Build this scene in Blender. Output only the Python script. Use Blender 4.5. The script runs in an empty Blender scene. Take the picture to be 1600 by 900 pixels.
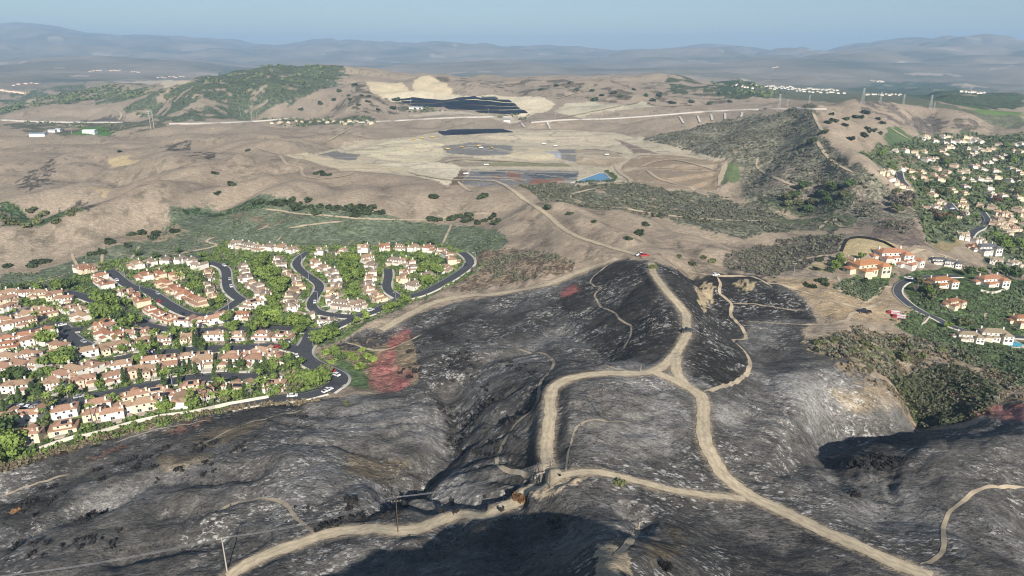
import bpy, math, random
import numpy as np

# ------------------------------------------------------------------ camera, light, sky
SC = bpy.context.scene
COL = SC.collection
RAD = math.radians
rng = random.Random(7)
NPR = np.random.RandomState(11)

CAM_Z = 160.0
PITCH = RAD(18.9)
FPX = 1067.0
cam_d = bpy.data.cameras.new("camera")
cam_d.sensor_width = 36.0
cam_d.lens = 36.0 * FPX / 1600.0
cam_d.clip_start = 1.0
cam_d.clip_end = 60000.0
cam = bpy.data.objects.new("camera", cam_d)
cam.location = (0, 0, CAM_Z)
cam.rotation_euler = (math.pi / 2 - PITCH, 0, 0)
COL.objects.link(cam)
SC.camera = cam

SUN_EL = RAD(29.0)
SUN_AZ = RAD(167.0)          # direction TO the sun, measured from +Y clockwise towards +X
sd = (math.sin(SUN_AZ) * math.cos(SUN_EL), math.cos(SUN_AZ) * math.cos(SUN_EL), math.sin(SUN_EL))
world = bpy.data.worlds.new("World")
SC.world = world
world.use_nodes = True
wn = world.node_tree
bg = wn.nodes["Background"]
sky = wn.nodes.new("ShaderNodeTexSky")
sky.sky_type = 'NISHITA'
sky.sun_disc = False
sky.sun_elevation = SUN_EL
sky.sun_rotation = SUN_AZ
sky.altitude = 200
sky.air_density = 1.0
sky.dust_density = 0.15
sky.ozone_density = 3.0
sky.air_density = 1.0
tcw = wn.nodes.new("ShaderNodeTexCoord"); mpw = wn.nodes.new("ShaderNodeMapping"); mpw.inputs["Scale"].default_value = (1.2, 1.2, 9.0)
cn_ = wn.nodes.new("ShaderNodeTexNoise"); cn_.inputs["Scale"].default_value = 2.2; cn_.inputs["Detail"].default_value = 6; cn_.inputs["Roughness"].default_value = .62
cr_ = wn.nodes.new("ShaderNodeMapRange"); cr_.inputs["From Min"].default_value = .42; cr_.inputs["From Max"].default_value = .75; cr_.inputs["To Max"].default_value = .30
cm_ = wn.nodes.new("ShaderNodeMix"); cm_.data_type = 'RGBA'; cm_.inputs[7].default_value = (6.2, 6.6, 6.9, 1)      # thin high cloud
wn.links.new(tcw.outputs["Generated"], mpw.inputs["Vector"]); wn.links.new(mpw.outputs[0], cn_.inputs["Vector"]); wn.links.new(cn_.outputs["Fac"], cr_.inputs["Value"])
wn.links.new(cr_.outputs[0], cm_.inputs[0]); wn.links.new(sky.outputs[0], cm_.inputs[6]); wn.links.new(cm_.outputs[2], bg.inputs[0])
bg.inputs[1].default_value = 0.0500
sun_d = bpy.data.lights.new("sun", 'SUN')
sun_d.energy = 4.6
sun_d.angle = RAD(0.5)
sun_d.color = (1.0, 0.93, 0.83)
sun = bpy.data.objects.new("sun", sun_d)
from mathutils import Vector
sun.rotation_euler = Vector((-sd[0], -sd[1], -sd[2])).to_track_quat('-Z', 'Y').to_euler()
sun.location = (0, 0, 600)
COL.objects.link(sun)
SC.view_settings.view_transform = 'Standard'
SC.view_settings.look = 'None'
SC.view_settings.exposure = 0.77
SC.view_settings.gamma = 1.0
SC.cycles.max_bounces = 5
SC.cycles.diffuse_bounces = 2
SC.cycles.glossy_bounces = 2
SC.cycles.volume_bounces = 0
SC.cycles.filter_width = 1.15
SC.cycles.use_denoising = True

# ------------------------------------------------------------------ numpy noise
def _hash(ix, iy, seed):
    h = (ix.astype(np.int64) * 374761393 + iy.astype(np.int64) * 668265263 + seed * 974711) & 0xFFFFFFFF
    h = ((h ^ (h >> 13)) * 1274126177) & 0xFFFFFFFF
    h = h ^ (h >> 16)
    return h

def gnoise(x, y, seed=0):
    """gradient noise, about -1..1"""
    x = np.asarray(x, dtype=np.float64); y = np.asarray(y, dtype=np.float64)
    ix = np.floor(x); iy = np.floor(y)
    fx = x - ix; fy = y - iy
    ux = fx * fx * fx * (fx * (fx * 6 - 15) + 10); uy = fy * fy * fy * (fy * (fy * 6 - 15) + 10)
    def g(dx, dy):
        a = _hash(ix + dx, iy + dy, seed).astype(np.float64) * (2 * math.pi / 4294967296.0)
        return np.cos(a) * (fx - dx) + np.sin(a) * (fy - dy)
    a = g(0, 0); b = g(1, 0); c = g(0, 1); d = g(1, 1)
    return 1.5 * ((a * (1 - ux) + b * ux) * (1 - uy) + (c * (1 - ux) + d * ux) * uy)

def fbm(x, y, scale, octv=3, seed=0, gain=0.5):
    s = 0.0; a = 1.0; t = 0.0
    for o in range(octv):
        f = (2.03 ** o) / scale
        s = s + a * gnoise(x * f + 17.3 * o, y * f - 9.1 * o, seed + o)
        t += a; a *= gain
    return s / t

def sstep(a, b, x):
    t = np.clip((x - a) / (b - a), 0, 1)
    return t * t * (3 - 2 * t)

# ------------------------------------------------------------------ picture ray -> ground direction
CP, SP = math.cos(PITCH), math.sin(PITCH)
def ray(u, v):
    """horizontal bearing and drop per metre for a sight line of the survey photograph"""
    u = np.asarray(u, float); v = np.asarray(v, float)
    a = (u - 800.0) / FPX; b = (v - 450.0) / FPX
    y = CP - b * SP; dn = SP + b * CP
    h = np.sqrt(a * a + y * y)
    return np.arctan2(a, y), dn / h

# surveyed spot heights: bearing/drop pairs with the height of the ground there
SPOTS = """
0 700 -2;150 690 -1;300 650 0;450 622 0;120 560 0;300 560 0;470 560 0;0 560 -1;0 480 -1;120 480 0;300 480 1;450 470 2;560 480 2
650 440 3;720 410 4;600 400 4;450 400 3;320 410 2;180 420 1;60 440 -1;0 440 -1
0 415 1;100 405 3;230 372 7;330 345 9;450 340 11;560 345 13;640 332 14;700 345 13;770 352 13
0 375 11;130 345 19;250 300 31;370 250 39;440 300 28;560 300 29;700 284 33;640 290 31;480 280 32;760 295 32
60 350 -6;20 360 -6;110 325 0;180 290 8;60 300 2;0 290 4;100 265 10;0 235 12;200 225 16;300 240 24;330 215 24;120 210 20;420 215 34;250 198 25;50 205 20;400 205 33;0 200 16
480 250 26;540 215 28
560 240 20;640 240 20;640 270 21;720 275 16;720 240 17;800 275 14;800 235 17;900 280 13;900 240 17;960 275 13;960 225 20;860 212 20;760 212 20;690 212 20;1000 280 15;1060 270 18;1120 270 16;1040 235 23
0 190 0;100 190 0;240 188 2;400 188 5;520 187 8;620 190 16;700 195 20;560 200 22
640 178 28;720 178 30;800 178 32;800 155 52;700 150 56;620 153 52;600 130 82;660 130 82;720 140 74;860 160 52;900 150 60
960 190 26;880 190 26;1000 178 36;1100 172 42;1180 165 48
90 165 28;0 170 10;150 178 12;200 150 55;250 160 45;300 140 78;350 111 108;420 125 96;420 150 62;480 118 98;550 112 104;600 108 108;650 114 101;750 115 100;850 117 96;950 117 94;1050 120 90;1100 128 80;1000 135 78;900 135 80;1150 136 68;1180 148 58;520 165 42;460 175 25;550 140 80
0 143 12;60 138 14;120 132 15;200 130 22
1270 172 70;1288 218 58;1320 252 48;1345 275 40;1380 300 26;1240 200 60;1200 230 42;1180 275 12;1160 250 26;1150 195 46;1080 205 34;1100 230 24;1220 185 62;1230 270 30;1290 290 20;1280 325 -2;1340 330 8;1390 345 8
1330 190 60;1330 225 52;1400 178 62;1350 163 76;1450 168 64;1530 175 56;1600 186 44;1420 200 44;1500 200 38;1580 205 30;1380 240 36;1400 215 42
1450 220 28;1540 225 22;1600 230 18;1440 250 20;1520 260 14;1600 270 8;1400 270 16;1450 285 11;1540 300 6;1600 310 2;1480 330 2;1560 350 -3;1500 365 -3;1600 380 -8;1540 395 -4;1430 335 2;1600 430 -8
1420 357 22;1460 375 14;1380 362 20;1330 375 21;1300 370 20;1370 398 18;1260 385 16;1200 400 14;1350 425 14;1400 410 13;1470 415 8;1310 440 14;1370 460 9;1420 450 8;1470 445 9;1545 448 7;1600 470 -2;1490 480 3;1590 510 -8;1440 500 5;1400 490 9;1510 530 0;1560 540 -3;1340 480 12;1300 460 15;1240 440 19;1180 440 21
1450 560 4;1540 580 4;1600 600 8;1360 540 12;1290 520 16
1000 310 14;1080 320 8;1100 345 6;1180 345 1;1250 345 -6;1170 300 -4;1130 300 4;950 305 17;900 295 17;1250 365 -2
800 290 31;850 320 34;900 352 34;960 382 33;1010 402 34;1000 350 20;1080 370 18;1150 385 13;1200 385 8;1080 405 22;1130 418 20;930 335 24
860 345 27;780 350 20;840 390 20;760 400 9;880 410 22;850 430 17;780 440 9;700 450 4
1018 412 37;1040 440 38;1050 470 38;1075 520 37;1035 578 34
970 405 31;920 430 22;950 470 24;980 520 27;900 480 18;880 540 18;940 560 26;800 480 9;820 540 12;700 500 4;640 475 1;600 512 -1;720 550 9;640 540 2;560 545 -2;620 600 0;540 590 -2;600 575 0
1080 440 24;1110 470 18;1130 510 20;1160 470 14;1150 445 17;1220 470 17;1250 500 14;1180 520 14;1130 560 29;1100 540 33;1165 590 24;1200 560 15;1195 610 20
1250 600 24;1300 565 20;1350 610 16;1400 620 6;1440 655 -10;1410 655 0;1480 610 1;1420 590 2;1540 610 5;1560 645 8;1600 650 11;1500 660 -2
1200 660 27;1260 660 20;1300 680 6;1270 700 12;1330 690 2;1295 706 8;1370 687 1;1410 683 0;1340 700 20.5;1312 708 16;1380 696 23;1440 689 25;1500 690 22;1600 690 22;1330 780 22;1310 745 19;1350 716 21.5;1322 726 19.5;1350 740 22;1392 720 23.5;1342 760 22;1400 740 24.5;1300 720 16;1250 730 21;1200 720 25;1420 760 23;1370 800 20;1450 800 24;1550 800 24;1550 870 28;1600 900 30;1250 800 25;1165 778 27;1100 690 31;1098 615 33;1300 835 26;1440 895 27;1320 880 30
950 640 36;1000 700 34;1040 640 35;920 700 38;860 600 34;858 680 38;865 748 42;1000 750 36;1080 760 31;940 738 40;1080 720 32;940 590 36
780 680 22;800 600 22;760 560 14;820 640 26;710 655 6;690 610 6;640 640 8;700 700 8;650 755 10;620 775 12;780 750 25;740 710 17;830 760 31;720 790 25;800 720 27
450 720 19;550 670 12;400 690 12;560 640 8;640 620 4;480 640 5;300 700 6;300 760 14;200 760 5;200 700 -4;300 670 -4;380 645 -4;100 740 -6;0 770 -10;100 800 2;0 850 0;150 860 7;350 890 16;250 820 10;480 838 23;420 800 18;560 780 18;630 825 29;760 795 36;560 740 15
700 850 27;600 870 25;480 880 22;860 800 34;800 850 30;860 880 46;930 880 60;960 890 68;1000 885 60;970 855 53;990 840 43;760 900 38;1000 830 36;1100 850 36;1200 900 36;960 780 37;1050 800 34
"""
MTN = """0 42;50 37;100 45;180 56;300 61;350 67;400 72;440 74;460 68;530 62;600 66;700 70;800 72;900 76;940 80;960 77;1100 73;1160 77;1240 80;1255 75;1280 81;1330 78;1360 70;1410 65;1490 65;1600 68"""
def parse(s, n):
    out = []
    for line in s.replace("\n", ";").split(";"):
        t = line.split()
        if len(t) == n: out.append([float(q) for q in t])
    return np.array(out)

P = parse(SPOTS, 3)
th, dr = ray(P[:, 0], P[:, 1])
rr = (CAM_Z - P[:, 2]) / dr
cx, cy, cz = list(th), list(np.log(rr)), list(P[:, 2])
def spot(theta_deg, r, z):
    cx.append(RAD(theta_deg)); cy.append(math.log(r)); cz.append(z)
# hill under and behind the camera, ground beside and behind the picture
for t in range(-180, 181, 45):
    spot(t, 10, 104)
spot(0, 60, 86); spot(-25, 60, 80); spot(25, 60, 82); spot(12, 95, 66); spot(-6, 95, 58); spot(-20, 100, 50); spot(30, 100, 56)
spot(-45, 60, 74); spot(-45, 110, 40); spot(45, 110, 46); spot(-35, 130, 28)
for t, a, b, c in ((-60, 70, 20, 5), (-90, 80, 40, 10), (-135, 92, 70, 40), (-180, 106, 95, 60), (180, 106, 95, 60), (135, 100, 90, 50), (90, 95, 70, 30), (60, 84, 45, 20)):
    spot(t, 60, a); spot(t, 180, b); spot(t, 500, c); spot(t, 1500, 20); spot(t, 5000, 20); spot(t, 20000, 200)
for t in (-48, 48):
    spot(t, 250, 0); spot(t, 600, 5); spot(t, 1500, 20)
for t in np.arange(-44, 45, 8):
    spot(t, 3600, 0 if t > 12 else 20); spot(t, 5300, 5 + 40 * math.sin(t * 1.7)); spot(t + 4, 6800, 75 + 55 * math.sin(t * 2.9)); spot(t, 8600, 120 + 70 * math.sin(t * 2.3 + 1))
# mountain wall
M = parse(MTN, 2)
mth, mdr = ray(M[:, 0], M[:, 1])
for i in range(len(M)):
    R0 = 17000 - 4000 * M[i, 0] / 1600
    cx.append(mth[i]); cy.append(math.log(R0)); cz.append(CAM_Z - mdr[i] * R0)
    cx.append(mth[i]); cy.append(math.log(R0 * 1.3)); cz.append((CAM_Z - mdr[i] * R0) * 0.5)
    cx.append(mth[i]); cy.append(math.log(R0 * 0.72)); cz.append(60 + 0.35 * (CAM_Z - mdr[i] * R0))
cx = np.array(cx) * 2.2; cy = np.array(cy) ; cz = np.array(cz)
keep = np.ones(len(cx), bool)
for i in range(len(cx)):
    if keep[:i].any() and (((cx[:i] - cx[i]) ** 2 + (cy[:i] - cy[i]) ** 2)[keep[:i]] < 0.0009).any(): keep[i] = False
cx, cy, cz = cx[keep], cy[keep], cz[keep]
def kern(d2):
    return np.sqrt(d2 + 0.0015)                      # near-linear multiquadric: no overshoot
D2 = (cx[:, None] - cx[None]) ** 2 + (cy[:, None] - cy[None]) ** 2
K = kern(D2) ; n = len(cx)
Amat = np.zeros((n + 1, n + 1)); Amat[:n, :n] = K - np.eye(n) * 0.012; Amat[:n, n] = 1; Amat[n, :n] = 1
W = np.linalg.solve(Amat, np.append(cz, 0))

# ------------------------------------------------------------------ terrain grid (finer near, coarser far)
rs = list(np.geomspace(4, 88, 26))
r = 90.0
while r < 24000:
    rs.append(r)
    cap = 0.006 if r < 3000 else 0.011
    r += max(0.75, min(1.5 * r * r / (683 * 125.0), cap * r))
RS = np.array(rs)
TH = np.concatenate([np.arange(-180, -45, 3.0), np.arange(-45, 45.01, 0.125), np.arange(48, 181, 3.0)])
TH = np.radians(TH)
NT, NR = len(TH), len(RS)
TT, RR = np.meshgrid(TH, RS, indexing='ij')
LX = TT * 2.2; LY = np.log(RR)
Z = np.zeros((NT, NR))
# smooth base evaluated on a coarser lattice, then refined linearly in bearing/log range
tc = np.unique(np.concatenate([TH[::3], TH[-1:]])); lc = np.linspace(math.log(4), math.log(RS[-1]), 900)
gz = np.zeros((len(tc), len(lc)))
for i in range(len(tc)):
    d2 = (tc[i] * 2.2 - cx[None]) ** 2 + (lc[:, None] - cy[None]) ** 2
    gz[i] = kern(d2) @ W[:n] + W[n]
li = np.clip((np.log(RS) - lc[0]) / (lc[1] - lc[0]), 0, len(lc) - 1.001); l0 = li.astype(int); lf = li - l0
gr = gz[:, l0] * (1 - lf) + gz[:, l0 + 1] * lf
for i in range(NT):
    k = min(max(np.searchsorted(tc, TH[i]) - 1, 0), len(tc) - 2)
    f = (TH[i] - tc[k]) / (tc[k + 1] - tc[k])
    Z[i] = gr[k] * (1 - f) + gr[k + 1] * f
# light smoothing in bearing and range so that spot heights leave no cone tips
def blur(A, nb):
    for _ in range(nb):
        A[1:-1] = 0.25 * A[:-2] + 0.5 * A[1:-1] + 0.25 * A[2:]
        A[:, 1:-1] = 0.25 * A[:, :-2] + 0.5 * A[:, 1:-1] + 0.25 * A[:, 2:]
    return A
Z = blur(Z, 14)
X = RR * np.sin(TT); Y = RR * np.cos(TT)
SMOOTHZ = Z.copy()

def hit(uv, zgrid=None):
    """where sight lines meet the ground: world x, y, z"""
    zg = Z if zgrid is None else zgrid
    uv = np.atleast_2d(np.asarray(uv, float))
    t, d = ray(uv[:, 0], uv[:, 1])
    out = np.zeros((len(uv), 3))
    for i in range(len(uv)):
        k = min(max(np.searchsorted(TH, t[i]) - 1, 0), NT - 2)
        f = min(max((t[i] - TH[k]) / (TH[k + 1] - TH[k]), 0), 1)
        prof = zg[k] * (1 - f) + zg[k + 1] * f
        h = CAM_Z - d[i] * RS
        w = np.nonzero(prof[20:] >= h[20:])[0]
        if len(w) == 0: j = NR - 1; rr_ = RS[j]
        else:
            j = w[0] + 20
            a = h[j - 1] - prof[j - 1]; b = h[j] - prof[j]
            q = a / (a - b) if a > b else 1.0
            rr_ = RS[j - 1] + (RS[j] - RS[j - 1]) * min(max(q, 0), 1)
        out[i] = (rr_ * math.sin(t[i]), rr_ * math.cos(t[i]), CAM_Z - d[i] * rr_)
    return out

def ground(x, y, zgrid=None):
    zg = Z if zgrid is None else zgrid
    x = np.asarray(x, float); y = np.asarray(y, float)
    t = np.arctan2(x, y); q = np.hypot(x, y)
    i = np.clip(np.searchsorted(TH, t) - 1, 0, NT - 2); j = np.clip(np.searchsorted(RS, q) - 1, 0, NR - 2)
    f = np.clip((t - TH[i]) / (TH[i + 1] - TH[i]), 0, 1); g = np.clip((q - RS[j]) / (RS[j + 1] - RS[j]), 0, 1)
    return (zg[i, j] * (1 - f) + zg[i + 1, j] * f) * (1 - g) + (zg[i, j + 1] * (1 - f) + zg[i + 1, j + 1] * f) * g

def pts(s):
    a = s.replace(",", " ").split()
    return np.array([[float(a[i]), float(a[i + 1])] for i in range(0, len(a), 2)])

def spline(p, m=6):
    p = np.asarray(p, float)
    if len(p) < 3: 
        return np.array([p[0] + (p[-1] - p[0]) * t for t in np.linspace(0, 1, m * 2)])
    q = np.vstack([2 * p[0] - p[1], p, 2 * p[-1] - p[-2]]); out = []
    for i in range(1, len(q) - 2):
        for t in np.linspace(0, 1, m, endpoint=False):
            out.append(0.5 * (2 * q[i] + (q[i + 1] - q[i - 1]) * t + (2 * q[i - 1] - 5 * q[i] + 4 * q[i + 1] - q[i + 2]) * t * t + (3 * q[i] - q[i - 1] - 3 * q[i + 1] + q[i + 2]) * t ** 3))
    out.append(p[-1]); return np.array(out)

def resample(w, step):
    d = np.concatenate([[0], np.cumsum(np.hypot(*(np.diff(w[:, :2], axis=0).T)))])
    m = max(2, int(d[-1] / step) + 1); t = np.linspace(0, d[-1], m)
    return np.stack([np.interp(t, d, w[:, k]) for k in range(w.shape[1])], 1)

def inside(px, py, poly):
    r = np.zeros(px.shape, bool); j = len(poly) - 1
    for i in range(len(poly)):
        xi, yi = poly[i]; xj, yj = poly[j]
        if yi != yj:
            c = ((yi > py) != (yj > py)) & (px < (xj - xi) * (py - yi) / (yj - yi) + xi)
            r ^= c
        j = i
    return r

def world_poly(s):
    """outline traced on the survey photograph, laid on the smooth ground"""
    p = pts(s); q = []
    for i in range(len(p)):
        a, b = p[i], p[(i + 1) % len(p)]
        m = max(1, int(np.hypot(*(b - a)) / 25))
        for t in range(m): q.append(a + (b - a) * t / m)
    return hit(np.array(q), SMOOTHZ)[:, :2]

def flat_mask(s, soft=1.0):
    w = world_poly(s)
    return inside(X, Y, w)
# ------------------------------------------------------------------ relief
# crest of the hill behind and below the drone: high enough that its shadow ends where the photograph shows it
EDGE = hit(pts("527 893 567 867 600 847 677 837 733 828 767 807 800 797 830 782 868 765"), SMOOTHZ)
Y0 = 18.0; tt_ = (EDGE[:, 1] - Y0) / -sd[1] * math.cos(SUN_EL); CXs = EDGE[:, 0] + sd[0] / math.cos(SUN_EL) * tt_; CZs = EDGE[:, 2] + tt_ * math.tan(SUN_EL)
o_ = np.argsort(CXs); CXs, CZs = CXs[o_], CZs[o_]
CXs = np.concatenate([[CXs[0] - 60, CXs[0] - 12], CXs, [CXs[-1] + 4, CXs[-1] + 36]]); CZs = np.concatenate([[55, CZs[0] - 12], CZs, [CZs[-1] - 27, 72]])
nearb = np.nonzero((RR < 115) | ((Y < 25) & (RR < 260)))
zz_ = np.interp(X[nearb], CXs, CZs) + 0.5 * fbm(X[nearb], Y[nearb], 9, 2, 77)
zz_ = zz_ - np.where(Y[nearb] > Y0, 0.95 * (Y[nearb] - Y0), 0.35 * (Y0 - Y[nearb])) - 0.02 * np.maximum(0, np.abs(X[nearb]) - 100) ** 1.3
SMOOTHZ[nearb] = np.maximum(np.where(Y[nearb] < 55, np.minimum(SMOOTHZ[nearb], 150 - 0.95 * np.maximum(Y[nearb], -60)), SMOOTHZ[nearb]), np.minimum(zz_, 148))

SMOOTHZ[:] = np.where(RR < 200, blur(SMOOTHZ.copy(), 3), SMOOTHZ)

NEIGH = "0 455 60 462 100 455 125 415 200 405 320 402 350 378 480 383 700 384 738 395 744 410 728 434 640 474 560 510 505 530 490 550 540 588 508 618 360 640 150 690 60 712 0 735"
LANDFILL = "440 243 500 238 545 222 640 212 700 203 800 200 960 205 1040 222 1135 250 1120 300 1000 290 960 288 900 288 800 283 720 283 700 281 620 271 545 266 480 254"
RTOWN = "1375 270 1400 232 1440 212 1520 210 1600 222 1600 345 1540 360 1500 345 1440 330"
flat = np.zeros((NT, NR))
for s, k in ((NEIGH, 1.0), (LANDFILL, 0.97), (RTOWN, 0.75), ("1310 440 1350 412 1420 400 1500 408 1560 430 1600 440 1600 455 1450 460 1340 440", 0.8), ("1480 520 1590 520 1600 545 1490 540", 0.8), ("600 185 810 180 830 160 612 153", 0.9), ("1170 134 1260 132 1420 140 1500 165 1600 176 1600 186 1500 172 1400 162 1320 158 1270 166 1190 152", 0.92), ("0 150 0 118 160 108 300 118 240 130 100 140", 0.6)):
    flat = np.maximum(flat, k * flat_mask(s))
flat = blur(flat, 6)
wx = X + 22 * fbm(X, Y, 160, 2, 51); wy = Y + 22 * fbm(X, Y, 160, 2, 52)
gate_near = 1 - sstep(430, 620, RR)
gate_mid = sstep(420, 640, RR) * (1 - sstep(1500, 2300, RR))
gate_far = sstep(1500, 2300, RR) * (1 - 0.75 * sstep(4200, 6500, RR)) * (1 - sstep(7500, 9500, RR))
gate_mtn = sstep(5200, 8500, RR)
rel = np.zeros((NT, NR))
q = np.abs(gnoise(wx / 62, wy / 62, 3)) * 5.0 + np.abs(gnoise(wx / 27 + 5, wy / 27, 4)) * 2.3 + np.abs(gnoise(wx / 12 + 5, wy / 12, 6)) * 1.3 + fbm(wx, wy, 5, 2, 5) * 0.35
rel += gate_near * (q - 2.0)
q = np.abs(gnoise(wx / 185 + 3, wy / 185, 13)) * 18 + np.abs(gnoise(wx / 78, wy / 78 + 4, 14)) * 5 + np.abs(gnoise(wx / 33, wy / 33, 15)) * 1.2 - 6
rel += gate_mid * q
q = np.abs(gnoise(wx / 420, wy / 420, 23)) * 46 + np.abs(gnoise(wx / 170, wy / 170, 24)) * 18 + np.abs(gnoise(wx / 70, wy / 70, 25)) * 5 - 22
rel += gate_far * q
mx = X + 500 * fbm(X, Y, 3000, 2, 61); my = Y + 500 * fbm(X, Y, 3000, 2, 62)
q = np.abs(gnoise(mx / 2600, my / 2600, 33)) * 300 + np.abs(gnoise(mx / 1000, my / 1000, 34)) * 260 + np.abs(gnoise(mx / 420, my / 420, 35)) * 90 - 190
hm = np.clip(SMOOTHZ / 350.0, 0.12, 1.0)
rel += gate_mtn * q * hm * (1 - 0.62 * sstep(11000, 13500, RR))
Z = SMOOTHZ + rel * (1 - flat)

# benches of the earthworks: levels of four metres with short cut faces between them
fm_ = flat_mask(LANDFILL) & (RR < 1700); q = (Z[fm_] + 1.2 * fbm(X[fm_], Y[fm_], 120, 2, 91)) / 4.0; fr = q - np.floor(q)
Z[fm_] = 0.15 * Z[fm_] + 0.85 * 4.0 * (np.floor(q) + sstep(.8, 1.0, fr))

def carve(s, depth, width, hard=1.0):
    w = resample(hit(spline(pts(s)), SMOOTHZ), 3.0)
    m = 25.0 + 3 * width
    sel = (X > w[:, 0].min() - m) & (X < w[:, 0].max() + m) & (Y > w[:, 1].min() - m) & (Y < w[:, 1].max() + m)
    ii = np.nonzero(sel)
    x = X[ii] + 2.5 * fbm(X[ii], Y[ii], 14, 2, 71); y = Y[ii] + 2.5 * fbm(X[ii], Y[ii], 14, 2, 72)
    d = np.full(len(x), 1e9)
    for k in range(len(w)):
        d = np.minimum(d, (x - w[k, 0]) ** 2 + (y - w[k, 1]) ** 2)
    d = np.sqrt(d)
    Z[ii] -= depth * np.clip(1 - d / width, 0, 1) ** hard
for s, dp, wd in (("700 610 712 640 714 668 702 705 672 735 650 757 625 776", 8, 12), ("845 757 780 772 720 776 640 776 610 780", 4.5, 7), ("470 640 540 640 600 633 660 628", 3, 8),
                  ("790 798 720 800 660 794 590 796", 3, 7), ("130 795 180 775 240 748 320 742 400 730", 4, 9), ("250 800 320 790 380 775", 2, 6), ("190 870 240 858 290 845 340 830", 3, 7),
                  ("1445 655 1405 684 1305 697 1293 715 1312 750", 3, 8), ("1240 712 1262 716 1225 745", 2.5, 7), ("1328 726 1352 720 1376 722", 1.6, 3.6), ("1338 739 1362 733 1388 735", 1.8, 3.8), ("1345 751 1368 746 1390 750", 1.8, 3.6), ("1352 764 1372 760 1392 763", 1.6, 3.4), ("1360 776 1380 772 1396 776", 1.4, 3.2),
                  ("880 515 925 533 955 560", 4, 12), ("690 570 760 560 830 545", 3, 10), ("700 600 770 585 850 580", 2, 9), ("985 800 1000 820 985 848", 3, 5),
                  ("1095 660 1130 670 1190 640", 2, 8), ("1080 425 1120 480 1150 525", 4, 16), ("805 610 760 628 722 648", 2.0, 4.2), ("842 638 780 650 725 668", 2.2, 4.5), ("852 662 790 675 728 690", 2.2, 4.5), ("842 714 780 722 722 738", 2.0, 4), ("830 738 770 748 700 760", 2.0, 4), ("420 655 520 664 600 668 682 660", 1.6, 4), ("455 688 540 694 600 714 645 728", 2.0, 4.5), ("610 690 660 672 700 662", 1.5, 4), ("660 730 690 700 708 690", 1.6, 4), ("860 690 790 700 740 712", 2.5, 8)):
    carve(s, dp, wd)

def swell(s, height, width):
    """rounded ridge (or hollow when negative) along a traced line"""
    w = resample(hit(spline(pts(s)), SMOOTHZ), 6.0); m = width * 1.2
    ii = np.nonzero((X > w[:, 0].min() - m) & (X < w[:, 0].max() + m) & (Y > w[:, 1].min() - m) & (Y < w[:, 1].max() + m)); x, y = X[ii], Y[ii]
    x = x + 10 * fbm(x, y, 70, 2, 81); y = y + 10 * fbm(x, y, 70, 2, 82); d = np.full(len(x), 1e9)
    for k in range(len(w)): d = np.minimum(d, (x - w[k, 0]) ** 2 + (y - w[k, 1]) ** 2)
    d = np.sqrt(d); f = np.clip(1 - d / width, 0, 1); Z[ii] += height * (f * f * (3 - 2 * f) if height > 0 else f ** 1.3) * (1 - flat[ii])
for s, h_, w_ in (("262 267 200 270 160 285 105 305 25 320", 9, 55), ("375 247 325 257 272 282 225 307 190 327 135 342 60 361 0 372", 8, 50), ("400 277 350 292 300 310 262 325", 6, 42), ("67 270 100 252 125 245 175 232", 8, 60), ("480 285 450 300 420 312", 5, 40), ("560 275 570 300 560 325", 2, 60), ("640 275 650 300 640 325", 2, 60),
                  ("965 340 1025 360 1087 380 1125 400", 5, 26), ("880 330 930 352 990 375", 5, 22), ("1000 335 1100 360 1180 385", 4, 22), ("1270 174 1290 218 1320 250 1346 274", 12, 60), ("1400 172 1410 190 1400 205", 8, 60), ("1500 178 1490 200 1480 210", 8, 60), ("1340 166 1350 190 1340 210", 6, 60), ("300 225 250 230 200 240", 6, 60), ("400 212 350 216 290 222", 7, 60), ("500 218 470 226 440 232", 6, 50),
                  ("250 287 175 305 130 317 75 322", -9, 45), ("375 272 325 287 270 317", -7, 36), ("60 270 87 250 120 238", -7, 40), ("240 262 180 262 120 275", -6, 45), ("430 262 400 268 350 282", -5, 36), ("520 280 520 310 510 330", -3, 40), ("610 280 605 305 600 330", -3, 40), ("720 290 715 315 705 338", -3, 40), ("830 335 820 360 800 385", -4, 26), ("1455 172 1460 190 1450 205", -8, 55), ("1550 180 1555 198 1540 212", -8, 55), ("1370 170 1380 195 1375 215", -6, 55), ("1230 190 1220 220 1200 250", -10, 60), ("1150 190 1130 210 1110 225", -8, 60)):
    swell(s, h_, w_)

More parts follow.
